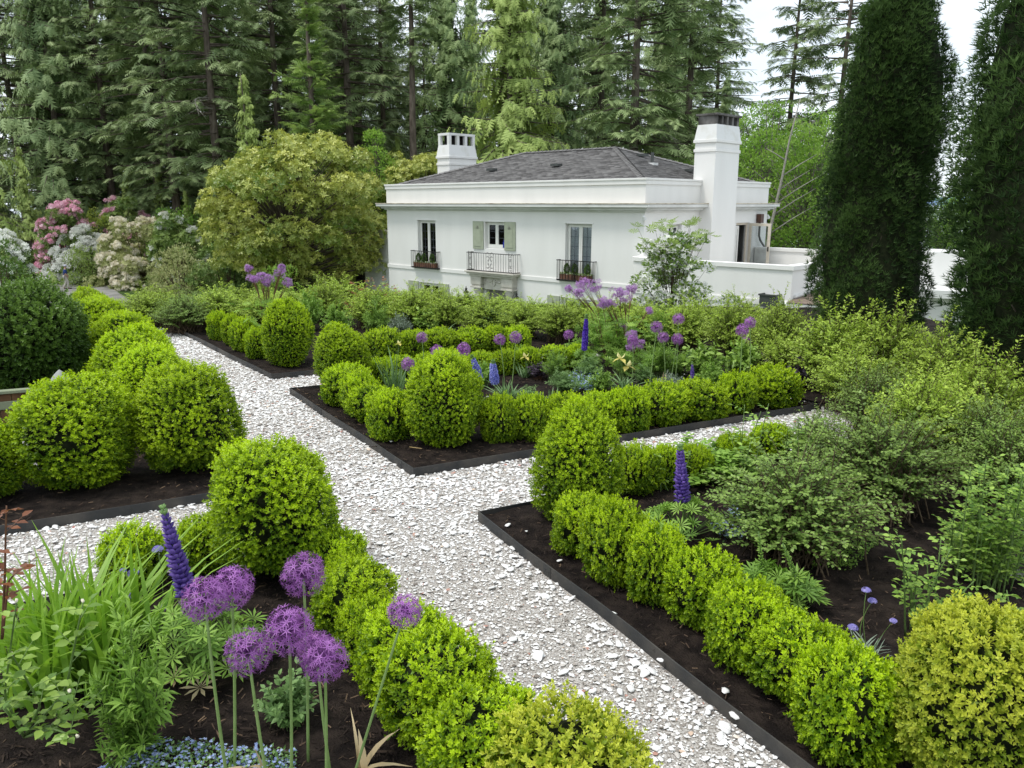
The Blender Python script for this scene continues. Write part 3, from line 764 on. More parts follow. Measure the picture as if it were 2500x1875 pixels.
# chimneys
def chimney(ua, ub, va, vb, z0, pots, inner):
    zt = 5.68; s = hpart('chimney', [(ua, ub, va, vb, z0, 4.62)], 'stucco')
    hpart('band', [(ua - .04, ub + .04, va - .04, vb + .04, 4.62, 4.74), (ua + .0, ub - .0, va + .0, vb - .0, 4.74, 4.98), (ua - .06, ub + .06, va - .06, vb + .06, 4.98, 5.10)], 'stucco', s, bevel=.012)
    t = .05; V = []
    for (e, z) in ((.03, 5.10), (-t, zt)):
        V += [(-(ub + e), va - e, z - LOW), (-(ua - e), va - e, z - LOW), (-(ua - e), vb + e, z - LOW), (-(ub + e), vb + e, z - LOW)]
    link('shoulder', pyd('shoulder', V, [(0, 1, 5, 4), (1, 2, 6, 5), (2, 3, 7, 6), (3, 0, 4, 7), (4, 5, 6, 7)], 'stucco_stained'), s)
    a0, a1, b0, b1 = ua + t, ub - t, va + t, vb - t
    if pots == 'flue':      # four dark flues under a slab
        hpart('flue_core', [(a0 + .16, a1 - .16, b0 + .10, b1 - .10, zt, zt + .32)], 'soot', s)
        k = 4; wd = (b1 - b0) / (k * 2 + 1)
        for i in range(5):
            v = b0 + (b1 - b0 - .14) * i / 4; hpart('flue_pier', [(a0 + .02, a1 - .02, v, v + .14, zt, zt + .34)], 'flue', s)
        hpart('flue_slab', [(a0 - .07, a1 + .07, b0 - .07, b1 + .07, zt + .34, zt + .42)], 'flue', s, bevel=.01)
    else:
        h = .62; k = 3; pw = .17
        hpart('flue_core', [(a0 + .24, a1 - .24, b0 + .24, b1 - .24, zt, zt + h - .1)], 'soot', s)
        for i in range(k + 1):
            v = b0 + (b1 - b0 - pw) * i / k
            hpart('pier', [(a0, a0 + pw, v, v + pw, zt, zt + h - .12)], 'stucco_stained', s)
            hpart('pier', [(a1 - pw, a1, v, v + pw, zt, zt + h - .12)], 'stucco_stained', s)
        hpart('chimney_top', [(a0 - .01, a1 + .01, b0 - .01, b1 + .01, zt + h - .12, zt + h)], 'stucco_stained', s)
    return s
chimney(-.60, .36, 3.85, 5.74, LOW, 'flue', 1)['label'] = 'tall white chimney on the right flank with four dark flues'
chimney(LU - .45, LU + .55, 3.95, 5.95, LOW, 'open', 0)['label'] = 'left white chimney with square openings round its top'
# ---- windows
def window(u0, u1, z0, z1, side=False, leaves=2, rows=5, cols=2, mat='joinery', curtain=False, dep=.17):
    B = (lambda a, b, d0, d1, c, d: (a, b, d0, d1, c, d)) if not side else (lambda a, b, d0, d1, c, d: (d0, d1, a, b, c, d))
    f = .055
    w_ = hpart('window', [B(u0, u0 + f, dep, dep + .07, z0, z1), B(u1 - f, u1, dep, dep + .07, z0, z1), B(u0 + f, u1 - f, dep, dep + .07, z1 - f, z1), B(u0 + f, u1 - f, dep, dep + .07, z0, z0 + f)], mat)
    lw_ = (u1 - u0 - 2 * f) / leaves
    for i in range(leaves):
        a, b = u0 + f + lw_ * i + .004, u0 + f + lw_ * (i + 1) - .004; s = .085
        hpart('sash', [B(a, a + s, dep - .02, dep + .04, z0 + f, z1 - f), B(b - s, b, dep - .02, dep + .04, z0 + f, z1 - f), B(a + s, b - s, dep - .02, dep + .04, z1 - f - s, z1 - f), B(a + s, b - s, dep - .02, dep + .04, z0 + f, z0 + f + s * 1.6)], mat, w_)
        ga, gb, gc, gd = a + s, b - s, z0 + f + s * 1.6, z1 - f - s
        hpart('pane', [B(ga, gb, dep + .008, dep + .014, gc, gd)], 'glass', w_)
        t = .007
        for r in range(1, rows): zz = gc + (gd - gc) * r / rows; hpart('glazing_bar', [B(ga, gb, dep - .004, dep + .006, zz - t, zz + t)], 'lead', w_)
        for r in range(1, cols): uu = ga + (gb - ga) * r / cols; hpart('glazing_bar', [B(uu - t, uu + t, dep - .006, dep + .004, gc, gd)], 'lead', w_)
    if curtain:
        hpart('curtain', [B(u0 + .04, u1 - .04, dep + .05, dep + .07, z0, z1)], 'curtain', w_)
    return w_
window(12.24, 13.62, -.50, 1.78); window(7.48, 8.78, .58, 1.78, rows=3, cols=1); window(2.53, 3.93, -.50, 1.78, curtain=True)
window(12.10, 13.58, -2.9, -1.28, rows=3, cols=1); window(2.50, 4.15, -3.4, -1.28, rows=4, cols=1, curtain=False); window(1.65, 2.58, -.50, 1.78, True, rows=5)
hpart('bottle', [(7.62, 7.70, .10, .15, .64, .90), (7.645, 7.675, .115, .14, .90, 1.0)], 'bottle_blue')
for (a, b, d) in ((12.24, 13.62, 1.78), (2.53, 3.93, 1.78), (7.48, 8.78, 1.78)):
    hpart('window_head', [(a - .07, b + .07, -.02, .0, d, d + .035)], 'stucco')
# ---- shutters with raised panel and a small cut star
def shutter(u0, u1, z0, z1):
    s = hpart('shutter', [(u0, u1, -.055, -.004, z0, z1)], 'sage', bevel=.006)
    m_ = .12; hpart('shutter_panel', [(u0 + m_, u1 - m_, -.072, -.054, z0 + m_, z1 - .34 if z1 - z0 < 1.5 else z1 - m_)], 'sage', s, bevel=.015)
    hpart('shutter_panel', [(u0 + m_, u1 - m_, -.068, -.054, z1 - .32, z1 - m_ * .7)], 'sage', s, bevel=.01) if z1 - z0 < 1.5 else None
    ac = Acc(); cu, cz = (u0 + u1) / 2, z1 - .27
    for k in range(6):
        a = k * PI / 3; p = np.array([-cu + math.cos(a) * .025, -.075, cz - LOW + math.sin(a) * .025]); q = np.array([-cu + math.cos(a) * .085, -.075, cz - LOW + math.sin(a) * .085])
        ac.add(*sticks([p], [q], .014, .008, 4))
    link('cut_star', ac.mesh('cut_star', 'door_grey'), s)
for a in ((8.84, 9.52, .54, 1.80), (6.80, 7.46, .54, 1.80), (13.62, 14.42, -2.9, -1.24), (11.30, 12.06, -2.9, -1.24), (4.18, 4.86, -3.4, -1.24), (1.78, 2.46, -3.4, -1.24)): shutter(*a)
# ---- iron balconies
def rod(parent, name, P, r=.011, k=5, mat='iron'):
    V, F = tube([(-p[0], p[1], p[2] - LOW) for p in P], r, k); return link(name, np_mesh(name, V, F, mat), parent)
BAL = {}
def balcony(uc, wd, proud, zb, zt, nb, scrolls, floor):
    a, b = uc - wd / 2, uc + wd / 2
    root = hpart('balcony', [(a, b, -proud, -proud + .045, zb, zb + .035), (a, b, -proud, -proud + .04, zt - .03, zt), (a, a + .035, -proud + .04, .0, zt - .03, zt), (b - .035, b, -proud + .04, .0, zt - .03, zt), (a, a + .035, -proud + .045, 0, zb, zb + .035), (b - .035, b, -proud + .045, 0, zb, zb + .035)], 'iron')
    us = [a + .02 + (wd - .04) * i / (nb - 1) for i in range(nb)]
    key = (round(zb, 2), round(zt, 2))
    if key not in BAL:
        V, F = tube([(0, 0, 0), (0, 0, zt - zb - .05)], .012, 4); BAL[key] = np_mesh('baluster', V, F, 'iron')
    for i, u in enumerate(us):
        if any(abs(u - s[0]) < s[1] for s in scrolls): continue
        o = link('baluster', BAL[key], root, (-u, -proud + .022, zb + .03 - LOW))
    for k in range(1, 3):
        for u in (a + .018, b - .018): link('baluster', BAL[key], root, (-u, -proud + proud * k / 3, zb + .03 - LOW))
    for (u, hw) in scrolls:
        ac = Acc(); y = -proud + .022; zm, hh = (zb + zt) / 2, (zt - zb) / 2
        for s in (-1, 1):
            ac.add(*tube([(-u + s * hw, y, zb - LOW + .03), (-u + s * hw, y, zt - LOW + (.05 if hw < .2 else 0))], .012, 4))
            for q in (-1, 1):
                for c0, rr in ((.30, .42), (.72, .36)):
                    P = []
                    for t in np.linspace(0, 1, 12):
                        an = t * 5.2 + .6; r = hw * .62 * (1 - .72 * t)
                        P.append((-u + s * (hw * .48 + r * math.cos(an) * .8), y, zm - LOW + q * (hh * c0 + r * math.sin(an) * 1.1)))
                    ac.add(*tube(P, .009, 4))
            P = [(-u + s * hw * .42 * math.sin(t * PI), y, zm - LOW + hh * .55 * (2 * t - 1)) for t in np.linspace(0, 1, 9)]
            ac.add(*tube(P, .009, 4))
        link('scrollwork', ac.mesh('scrollwork', 'iron'), root)
    if floor: hpart('balcony_floor', [(a, b, -proud + .045, 0, zb - .03, zb)], 'iron', root)
    return root
balcony(12.93, 2.02, .24, -.53, .30, 13, [], True)['label'] = 'small iron window balcony with planters, left of the door'
balcony(3.23, 1.95, .24, -.53, .31, 13, [(3.23, .09)], True)['label'] = 'small iron window balcony with planters, right of the door'
balcony(8.05, 3.05, .42, -.42, .41, 20, [(9.35, .11), (8.05, .24), (6.75, .11)], False)['label'] = 'iron scrollwork balcony over the entrance'
# planters standing in the window balconies (things of their own)
HM = house.matrix_world
def hw(u, v, z):
    ca, sa = math.cos(-HA), math.sin(-HA); x, y = -u, v
    return (HX + ca * x - sa * y, HY + sa * x + ca * y, z)
def planter(u, wd, label, seed):
    z0 = -.492
    t = thing('window_planter', label, 'planter', hw(u, -.125, z0), -HA, group='terracotta planters in the window balconies')
    V, F = boxes([(-wd / 2, wd / 2, -.085, -.07, 0, .22), (-wd / 2, wd / 2, .07, .085, 0, .22), (-wd / 2, -wd / 2 + .015, -.07, .07, 0, .22), (wd / 2 - .015, wd / 2, -.07, .07, 0, .22), (-wd / 2, wd / 2, -.07, .07, 0, .015)])
    link('trough', pyd('trough', V, F, 'terracotta'), t)
    V, F = boxes([(-wd / 2 + .015, wd / 2 - .015, -.07, .07, .15, .19)]); link('soil', pyd('soil', V, F, 'soil'), t)
    for i in range(6):
        V, F = boxes([(-wd / 2 + wd * (i + .3) / 6, -wd / 2 + wd * (i + .42) / 6, -.095, -.085, .02, .20)]); link('rib', pyd('rib', V, F, 'terracotta'), t)
    rg = np.random.default_rng(seed); k = 160
    p = np.column_stack([rg.uniform(-wd / 2, wd / 2, k), rg.uniform(-.09, .08, k), .20 + rg.random(k) * .07]); ac = Acc().add(*scatter(STAR5, p, np.column_stack([rg.normal(size=(k, 2)), np.ones(k)]), rg.normal(size=(k, 3)), rg.uniform(.02, .035, k), rg.random(k)))
    link('white_flowers', ac.mesh('white_flowers', 'white_petal'), t)
    k = 500; p = np.column_stack([rg.uniform(-wd / 2, wd / 2, k), rg.uniform(-.1, .09, k), .18 + rg.random(k) * .09]); ac = Acc().add(*scatter(LEAF2, p, np.column_stack([rg.normal(size=(k, 2)), np.ones(k)]), rg.normal(size=(k, 3)), .05, rg.random(k)))
    link('leaves', ac.mesh('leaves', 'rhodo'), t)
def topiary(u, label, seed):
    t = thing('topiary', label, 'topiary', hw(u, -.125, -.30), -HA, group='clipped topiary in the window balconies')
    rg = np.random.default_rng(seed); k = 900; d = unit(rg.normal(size=(k, 3))); r = rg.uniform(.75, 1.03, k)[:, None]
    p = d * r * [.12, .12, .19] + [0, 0, .27]; p[:, :2] *= (1.25 - (p[:, 2:3] / .5) * .6)
    ac = Acc().add(*scatter(LEAF2, p, d + [0, 0, .5], rg.normal(size=(k, 3)), .045, rg.random(k) * .8)); link('foliage', ac.mesh('foliage', 'box_dark'), t)
    V, F = tube([(0, 0, 0), (0, 0, .2)], .012, 5); link('stem', np_mesh('stem', V, F, 'twig'), t)
planter(12.93, 1.7, 'terracotta planter with white flowers in the left window balcony', 1)
planter(3.66, .78, 'terracotta planter in the right window balcony, its left half', 2); planter(2.80, .78, 'terracotta planter in the right window balcony, its right half', 3)
for i, (u, l) in enumerate(((13.45, 'left clipped topiary in the left window balcony'), (13.02, 'middle clipped topiary in the left window balcony'), (12.40, 'right clipped topiary in the left window balcony'),
                            (3.72, 'left clipped topiary in the right window balcony'), (3.28, 'middle clipped topiary in the right window balcony'), (2.62, 'right clipped topiary in the right window balcony'))): topiary(u, l, 40 + i)
# ---- stone entrance: deck, entablature, carved panel, two columns
port = hpart('portico', [(6.45, 9.65, -.52, .0, -.50, -.43), (6.55, 9.55, -.46, .0, -.58, -.50), (6.66, 9.44, -.38, .0, -.68, -.58)], 'limestone', bevel=.015)
hpart('frieze', [(7.38, 8.72, -.14, .0, -1.25, -.68)], 'limestone', port)
for u in (9.06, 7.04):
    hpart('pier_block', [(u - .34, u + .34, -.34, .0, -1.06, -.68), (u - .30, u + .30, -.30, 0, -1.14, -1.06), (u - .36, u + .36, -.36, .0, -1.22, -1.14)], 'limestone', port, bevel=.01)
    V, F = lathe([(.20, 0), (.24, .02), (.24, .10), (.19, .16), (.20, 1.2), (.175, 2.1), (.20, 2.16), (.235, 2.20), (.22, 2.27), (.26, 2.30), (.26, 2.37)], 20)
    o = link('column', pyd('column', V, F, 'limestone', True), port, (-u, -.16, .0)); o.scale = (1, .62, 1)
ac = Acc()
for s in (-1, 1):
    P = [(-8.05 + s * (.05 + .5 * t), -.155, -.80 - LOW - .13 * math.sin(t * PI)) for t in np.linspace(0, 1, 10)]; ac.add(*tube(P, .024, 5))
    ac.add(*tube([(-8.05 + s * .55, -.155, -.80 - LOW), (-8.05 + s * .57, -.155, -1.05 - LOW)], [.022, .008], 5))
P = [(-8.05 + .11 * math.cos(a), -.155, -.93 - LOW + .15 * math.sin(a)) for a in np.linspace(0, 2 * PI, 13)]; ac.add(*tube(P, .024, 5))
link('carved_swag', ac.mesh('carved_swag', 'limestone'), port)
d_ = hpart('front_door', [(7.40, 8.70, .20, .25, LOW, -1.25)], 'door_grey')
hpart('door_panel', [(7.52, 8.0, .18, .20, LOW + .2, -1.4), (8.1, 8.58, .18, .20, LOW + .2, -1.4)], 'door_grey', d_)
# lanterns either side of the entrance
for u in (9.78, 6.48):
    r_ = hpart('wall_lantern', [(u - .03, u + .03, -.30, .0, -1.84, -1.80), (u - .05, u + .05, -.03, 0, -1.95, -1.70)], 'iron')
    V, F = lathe([(.05, 0), (.10, .03), (.13, .32), (.15, .33), (.16, .36), (.06, .45), (.05, .50), (.08, .53), (.03, .58), (.01, .68)], 6)
    o = link('lantern_frame', pyd('lantern_frame', V, F, 'iron'), r_, (-u, -.28, -1.80 - LOW)); o.scale = (.9, .9, .9)
    V, F = lathe([(.095, .04), (.125, .30)], 6); o = link('lantern_glass', pyd('lantern_glass', V, F, 'joinery'), r_, (-u, -.28, -1.80 - LOW)); o.scale = (.93, .93, .9)
# ---- right flank: terrace wing with rounded corner, open door, rain leaders
def arc_wall(P, z0, z1, th, name, mat, parent=None, extra=0.0):
    """closed strip wall following (u, v) points"""
    P = [np.array(p, float) for p in P]; n = len(P); V, F = [], []
    for i in range(n):
        a, b = P[max(0, i - 1)], P[min(n - 1, i + 1)]; t = unit(b - a); nr = np.array([-t[1], t[0]])
        if 0 < i < n - 1:
            t1, t2 = unit(P[i] - P[i - 1]), unit(P[i + 1] - P[i]); n1, n2 = np.array([-t1[1], t1[0]]), np.array([-t2[1], t2[0]]); m_ = unit(n1 + n2); nr = m_ / max(.3, m_ @ n1)
        for q in (P[i] - nr * extra, P[i] + nr * (th + extra)):
            for z in (z0, z1): V.append((-q[0], q[1], z - LOW))
    for i in range(n - 1):
        a, b = 4 * i, 4 * i + 4; F += [(a, a + 1, b + 1, b), (a + 1, a + 3, b + 3, b + 1), (a + 3, a + 2, b + 2, b + 3), (a + 2, a, b, b + 2)]
    F += [(0, 2, 3, 1), (4 * n - 4, 4 * n - 3, 4 * n - 1, 4 * n - 2)]
    return link(name, pyd(name, V, F, mat), parent or house)
WU, WF = -6.38, -.85
arc = [(.10, .0)] + [(.10 - .55 * (1 - math.cos(a)), WF + .55 - .55 * math.sin(a)) for a in np.linspace(0, PI / 2, 9)] + [(WU, WF), (WU, 9.0), (-.05, 9.0)]
wing = arc_wall(arc, LOW, .50, -.30, 'terrace_wing', 'stucco')
arc_wall(arc, .50, .64, -.30, 'terrace_coping', 'stucco', wing, -.05)
arc_wall(arc[:-2], ZS, -.50, .04, 'string_course', 'stucco', wing, .002)
hpart('terrace_floor', [(WU + .3, -.02, WF + .3, 8.7, -.62, -.56)], 'limestone', wing)
dr = hpart('terrace_door', [(.10, .15, 6.95, 7.05, -.55, 1.75), (.10, .15, 8.05, 8.15, -.55, 1.75), (.10, .15, 7.05, 8.05, 1.65, 1.75)], 'joinery_cream')
window(7.06, 7.40, -.2, 1.62, True, leaves=1, rows=5, cols=2, dep=.10)
# the door leaf stands open, square to the wall
leaf = hpart('door_leaf', [(-1.05, -.02, 8.10, 8.15, -.55, -.20), (-.14, -.02, 8.10, 8.15, -.20, 1.72), (-1.05, -.93, 8.10, 8.15, -.20, 1.72), (-.93, -.14, 8.10, 8.15, 1.60, 1.72)], 'joinery_cream', dr)
hpart('pane', [(-.93, -.14, 8.12, 8.127, -.20, 1.60)], 'glass', dr); hpart('door_handle', [(-1.02, -.98, 8.05, 8.10, .5, .7)], 'iron', dr)
ld = hpart('rain_leader', [(-.24, -.02, 8.72, 9.0, 1.72, 2.12)], 'copper')
rod(ld, 'downpipe', [(-.13, 8.86, 1.74), (-.13, 8.86, 1.15), (-.16, 8.95, .95), (-.2, 9.35, .6), (-.2, 9.45, -.4)], .05, 7, 'leader_grey')
l2 = hpart('leader_box', [(-5.48, -6.05, WF - .36, WF - .02, -.70, -.32)], 'leader_grey', bevel=.01)
hpart('leader_rim', [(-5.45, -6.08, WF - .39, WF - .34, -.33, -.28), (-5.45, -5.50, WF - .34, WF, -.33, -.28), (-6.03, -6.08, WF - .34, WF, -.33, -.28)], 'leader_grey', l2)
rod(l2, 'downpipe', [(-5.75, WF - .14, -.7), (-5.75, WF - .14, LOW)], .07, 8, 'copper')
rod(l2, 'branch_pipe', [(-5.75, WF - .14, -1.12), (-5.88, WF - .16, -1.02), (-6.4, WF - .16, -.92), (-6.58, WF - .14, -.86), (-6.62, WF - .1, -.7)], .06, 8, 'copper')
hpart('step_light', [(-4.74, -4.92, WF - .14, WF, -.84, -.66)], 'leader_grey', bevel=.03)
# flood lights under the eaves and on the leader box
def flood(u, v, z, parent=None, n='flood_light', tilt=.7):
    V, F = lathe([(.02, .16), (.05, .14), (.06, .08), (.10, .0), (.105, -.01)], 10); o = link(n, pyd(n, V, F, 'flood_white', True), parent or house, (-u, v, z - LOW)); o.rotation_euler = (tilt, tilt * .4, 0); return o
flood(-.06, -.12, 2.02); flood(.02, 9.9, 1.95); flood(-6.16, WF - .2, -.60, l2); flood(-6.34, WF - .22, -.60, l2, tilt=-.6)
# low eaves roof of the garage in the corner of the terrace
gr = hpart('garage', [(WU - .02, -8.3, WF - .1, 2.5, LOW, -.76)], 'stucco'); hpart('fascia', [(-6.42, -8.6, WF - .40, WF - .1, -.76, -.50)], 'moulding', gr, bevel=.02)
V, F = [], []
for (u, v, z) in ((-6.42, WF - .42, -.48), (-8.7, WF - .42, -.48), (-8.7, 2.7, -.2), (WU, 2.7, -.2), (WU, WF + .4, -.40)): V.append((-u, v, z - LOW))
link('tile_roof', pyd('tile_roof', V, [(0, 1, 2, 3, 4)], 'roof_tile'), gr)
rod(gr, 'gutter', [(WU - .02, WF + .2, -.36), (WU - .02, 2.6, -.15)], .08, 6, 'moulding')
hpart('garage_door', [(-6.6, -8.2, WF - .14, WF - .1, LOW, -1.15)], 'door_grey', gr)
# lower wall running on to the left of the house
lw_ = hpart('garden_wing', [(LU, LU + 5.6, 2.4, 2.8, LOW, .95)], 'stucco_stained'); hpart('wing_coping', [(LU - .02, LU + 5.7, 2.32, 2.88, .95, 1.10)], 'limestone', lw_, bevel=.02); hpart('wing_band', [(LU, LU + 5.6, 2.36, 2.40, -.68, -.50)], 'stucco_stained', lw_)
# white pool house glimpsed between the cypresses
ph = thing('pool_house', 'white flat roofed outbuilding glimpsed between the two cypresses', 'building', (13.6, 26.0, LOW), -.5)
for nm, b, mt in (('wall', [(-2.5, 5, 0, 3, 0, 3.2)], 'stucco'), ('roof_slab', [(-2.9, 5.4, -.4, 3.4, 3.2, 3.45)], 'moulding'), ('upper_wall', [(-1.5, 5, 1.0, 3, 3.45, 4.6)], 'stucco'), ('door', [(-.6, .4, -.03, .0, 0, 2.1)], 'door_grey'), ('window', [(1.2, 2.6, -.03, 0, 1.0, 2.2)], 'room')):
    V, F = boxes(b); link(nm, pyd(nm, V, F, mt), ph)
# ================================================================== VEGETATION BUILDERS
Z1 = np.array([0, 0, 1.0])
def sph(rng, n, zmin=-1.0):
    z = rng.uniform(zmin, 1, n); a = rng.uniform(0, 2 * PI, n); r = np.sqrt(1 - z * z)
    return np.column_stack([r * np.cos(a), r * np.sin(a), z])

def box_plant(seed, w, h, n, sp=.05, pw=.82, mat='box', tpl=None, olive=False, taper=.12):
    """clipped box: sprigs of paired leaves over a lumpy rounded body; returns (foliage, stems) meshes"""
    rng = np.random.default_rng(seed); tpl = tpl or SPRIG
    lf = lump(rng, 8, (2.5, 6)); lf2 = lump(rng, 8, (9, 16))
    def body(m, lay, zmin=-.93):
        d = sph(rng, m, zmin); s = np.sign(d) * np.abs(d) ** pw
        k = 1 + .075 * lf(d) + .045 * lf2(d)
        p = s * np.array([w / 2, w / 2, h / 2]) * (k * lay)[:, None]
        zz = p[:, 2] / h + .5
        p[:, :2] *= (1 - taper * np.clip(zz - .35, 0, 1) ** 1.3 * 1.6)[:, None]
        p[:, 2] += h * .5 + .02
        return p, unit(s / np.array([w, w, h])), k
    m1 = int(n * .72); p, d, k = body(m1, rng.uniform(.95, 1.03, m1) - sp * .5 / w)
    stray = rng.random(m1) < .07 + .12 * (d[:, 2] > .3)
    p[stray] += d[stray] * sp * .7
    dirv = unit(d + rng.normal(size=d.shape) * .38 + Z1 * .45)
    t = np.clip(.33 + .16 * rng.normal(size=m1) + .36 * np.clip(d[:, 2] + .15, -.5, 1) + .12 * lf(d * 1.7) + 1.2 * (k - 1), .0, .85)  # top light and underside shade put into tint, along with young growth
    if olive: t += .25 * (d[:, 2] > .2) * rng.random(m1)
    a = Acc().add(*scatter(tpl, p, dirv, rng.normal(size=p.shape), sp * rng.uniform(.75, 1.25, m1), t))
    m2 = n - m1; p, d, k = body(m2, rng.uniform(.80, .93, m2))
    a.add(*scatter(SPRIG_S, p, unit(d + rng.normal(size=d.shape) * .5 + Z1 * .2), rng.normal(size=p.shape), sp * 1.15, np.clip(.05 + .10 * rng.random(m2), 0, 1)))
    fol = a.mesh('foliage', mat)
    # woody inside: a trunk, fanning branches and a heart coloured near black for inner shade
    b = Acc(); q = sph(rng, 26, .0); tip = q * np.array([w * .40, w * .40, h * .55]) + [0, 0, h * .38]
    st = np.column_stack([rng.normal(size=(26, 2)) * w * .05, np.zeros(26)])
    mid = st * .5 + tip * .5 - [0, 0, h * .05]
    b.add(*sticks(st, mid, .014, .010)); b.add(*sticks(mid, tip, .010, .004))
    dd = sph(rng, 700); core = []
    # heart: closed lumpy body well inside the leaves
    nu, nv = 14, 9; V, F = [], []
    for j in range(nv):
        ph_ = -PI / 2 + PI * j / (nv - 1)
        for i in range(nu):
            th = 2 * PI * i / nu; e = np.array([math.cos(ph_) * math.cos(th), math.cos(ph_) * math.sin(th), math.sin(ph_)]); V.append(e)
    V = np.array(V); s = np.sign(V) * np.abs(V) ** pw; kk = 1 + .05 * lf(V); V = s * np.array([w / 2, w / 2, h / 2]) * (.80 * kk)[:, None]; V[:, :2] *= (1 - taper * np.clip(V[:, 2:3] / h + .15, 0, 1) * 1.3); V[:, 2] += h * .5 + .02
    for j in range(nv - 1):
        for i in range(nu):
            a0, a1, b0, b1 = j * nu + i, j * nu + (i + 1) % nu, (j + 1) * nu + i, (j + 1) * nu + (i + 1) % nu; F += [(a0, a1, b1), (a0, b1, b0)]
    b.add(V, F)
    return fol, b.mesh('stems', 'shade_dark_wood')

def stem_shrub(seed, w, h, nst, pairs, leaf, mat, stem_mat='twig', tpl=LEAF2, up=.6, bare=.25, arch=.35, fork=True, tl=(.15, .8), lean=(0, 0), lw=1.0):
    """many arching stems carrying paired leaves; returns (foliage, stems)"""
    rng = np.random.default_rng(seed)
    A, B = Acc(), Acc()
    base = np.column_stack([rng.normal(size=(nst, 2)) * w * .10, np.zeros(nst)])
    az = rng.uniform(0, 2 * PI, nst); rad = np.sqrt(rng.random(nst)) * w * .5
    hh = h * (1 - .55 * (rad / (w * .5)) ** 2.2) * np.where(rng.random(nst) < .07, rng.uniform(1.05, 1.32, nst), rng.uniform(.62, 1.04, nst))
    tip = np.column_stack([np.cos(az) * rad + lean[0], np.sin(az) * rad + lean[1], hh])
    ctrl = base * .4 + tip * .35; ctrl[:, 2] = hh * (.55 + arch)
    prev = base; K = 5
    for k in range(1, K + 1):
        s = k / K; p = base * (1 - s) ** 2 + ctrl * 2 * s * (1 - s) + tip * s * s
        B.add(*sticks(prev, p, .0055 * h * (1.25 - s), .0055 * h * (1.25 - s - .2) + .0006)); prev = p
    for k in range(pairs):
        s = bare + (1 - bare) * (k + rng.random(nst) * .6) / pairs; s = np.minimum(s, 1.0)[:, None]
        p = base * (1 - s) ** 2 + ctrl * 2 * s * (1 - s) + tip * s * s
        tg = unit(2 * (1 - s) * (ctrl - base) + 2 * s * (tip - ctrl))
        for q in (0, 1):
            ang = (k * 1.57 + q * PI + rng.normal(size=nst) * .5)[:, None]
            ref = unit(np.cross(tg, rng.normal(size=tg.shape))); oth = np.cross(tg, ref)
            r = np.cos(ang) * ref + np.sin(ang) * oth
            d = unit(r + tg * up + Z1 * .15)
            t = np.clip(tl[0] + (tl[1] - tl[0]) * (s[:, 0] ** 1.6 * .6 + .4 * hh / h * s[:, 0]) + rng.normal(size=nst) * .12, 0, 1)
            sc = leaf * rng.uniform(.65, 1.2, nst) * (1.1 - .35 * s[:, 0])
            A.add(*scatter(tpl, p + r * .004, d, Z1 + .5 * tg + rng.normal(size=tg.shape) * .35, np.column_stack([sc * lw, sc, sc]), t))
    return A.mesh('foliage', mat), B.mesh('stems', stem_mat)

def blades(seed, n, h, w, spread, curl=.6, base=.06, hmin=.5, droop_tip=False):
    """strap leaves"""
    rng = np.random.default_rng(seed); az = rng.uniform(0, 2 * PI, n); L = h * rng.uniform(hmin, 1.1, n); sp = spread * rng.random(n) ** .7
    o = np.column_stack([rng.normal(size=(n, 2)) * base, np.zeros(n)]); dirh = np.column_stack([np.cos(az), np.sin(az), np.zeros(n)])
    side = np.column_stack([-np.sin(az), np.cos(az), np.zeros(n)]); tw = rng.normal(size=n) * .5
    side = unit(side * np.cos(tw)[:, None] + dirh * np.sin(tw)[:, None])
    K = 5; V = []; T = []
    for k in range(K):
        s = k / (K - 1); c = o + dirh * (L * sp * (s + curl * s * s))[:, None] + Z1 * (L * (s - curl * sp * s * s * .9))[:, None]
        wd = w * (1 - s ** 2.2) * (.75 + .5 * math.sin(s * PI)) * .5 + .0006
        V += [c - side * wd, c + side * wd]; T += [np.clip(.25 + .5 * s + rng.normal(size=n) * .15, 0, 1)] * 2
    V = np.stack(V, 1); T = np.stack(T, 1); f = []
    for k in range(K - 1): f += [(2 * k, 2 * k + 1, 2 * k + 3), (2 * k, 2 * k + 3, 2 * k + 2)]
    F = np.array(f)[None] + (np.arange(n) * 2 * K)[:, None, None]
    return V.reshape(-1, 3), F.reshape(-1, 3), T.ravel()

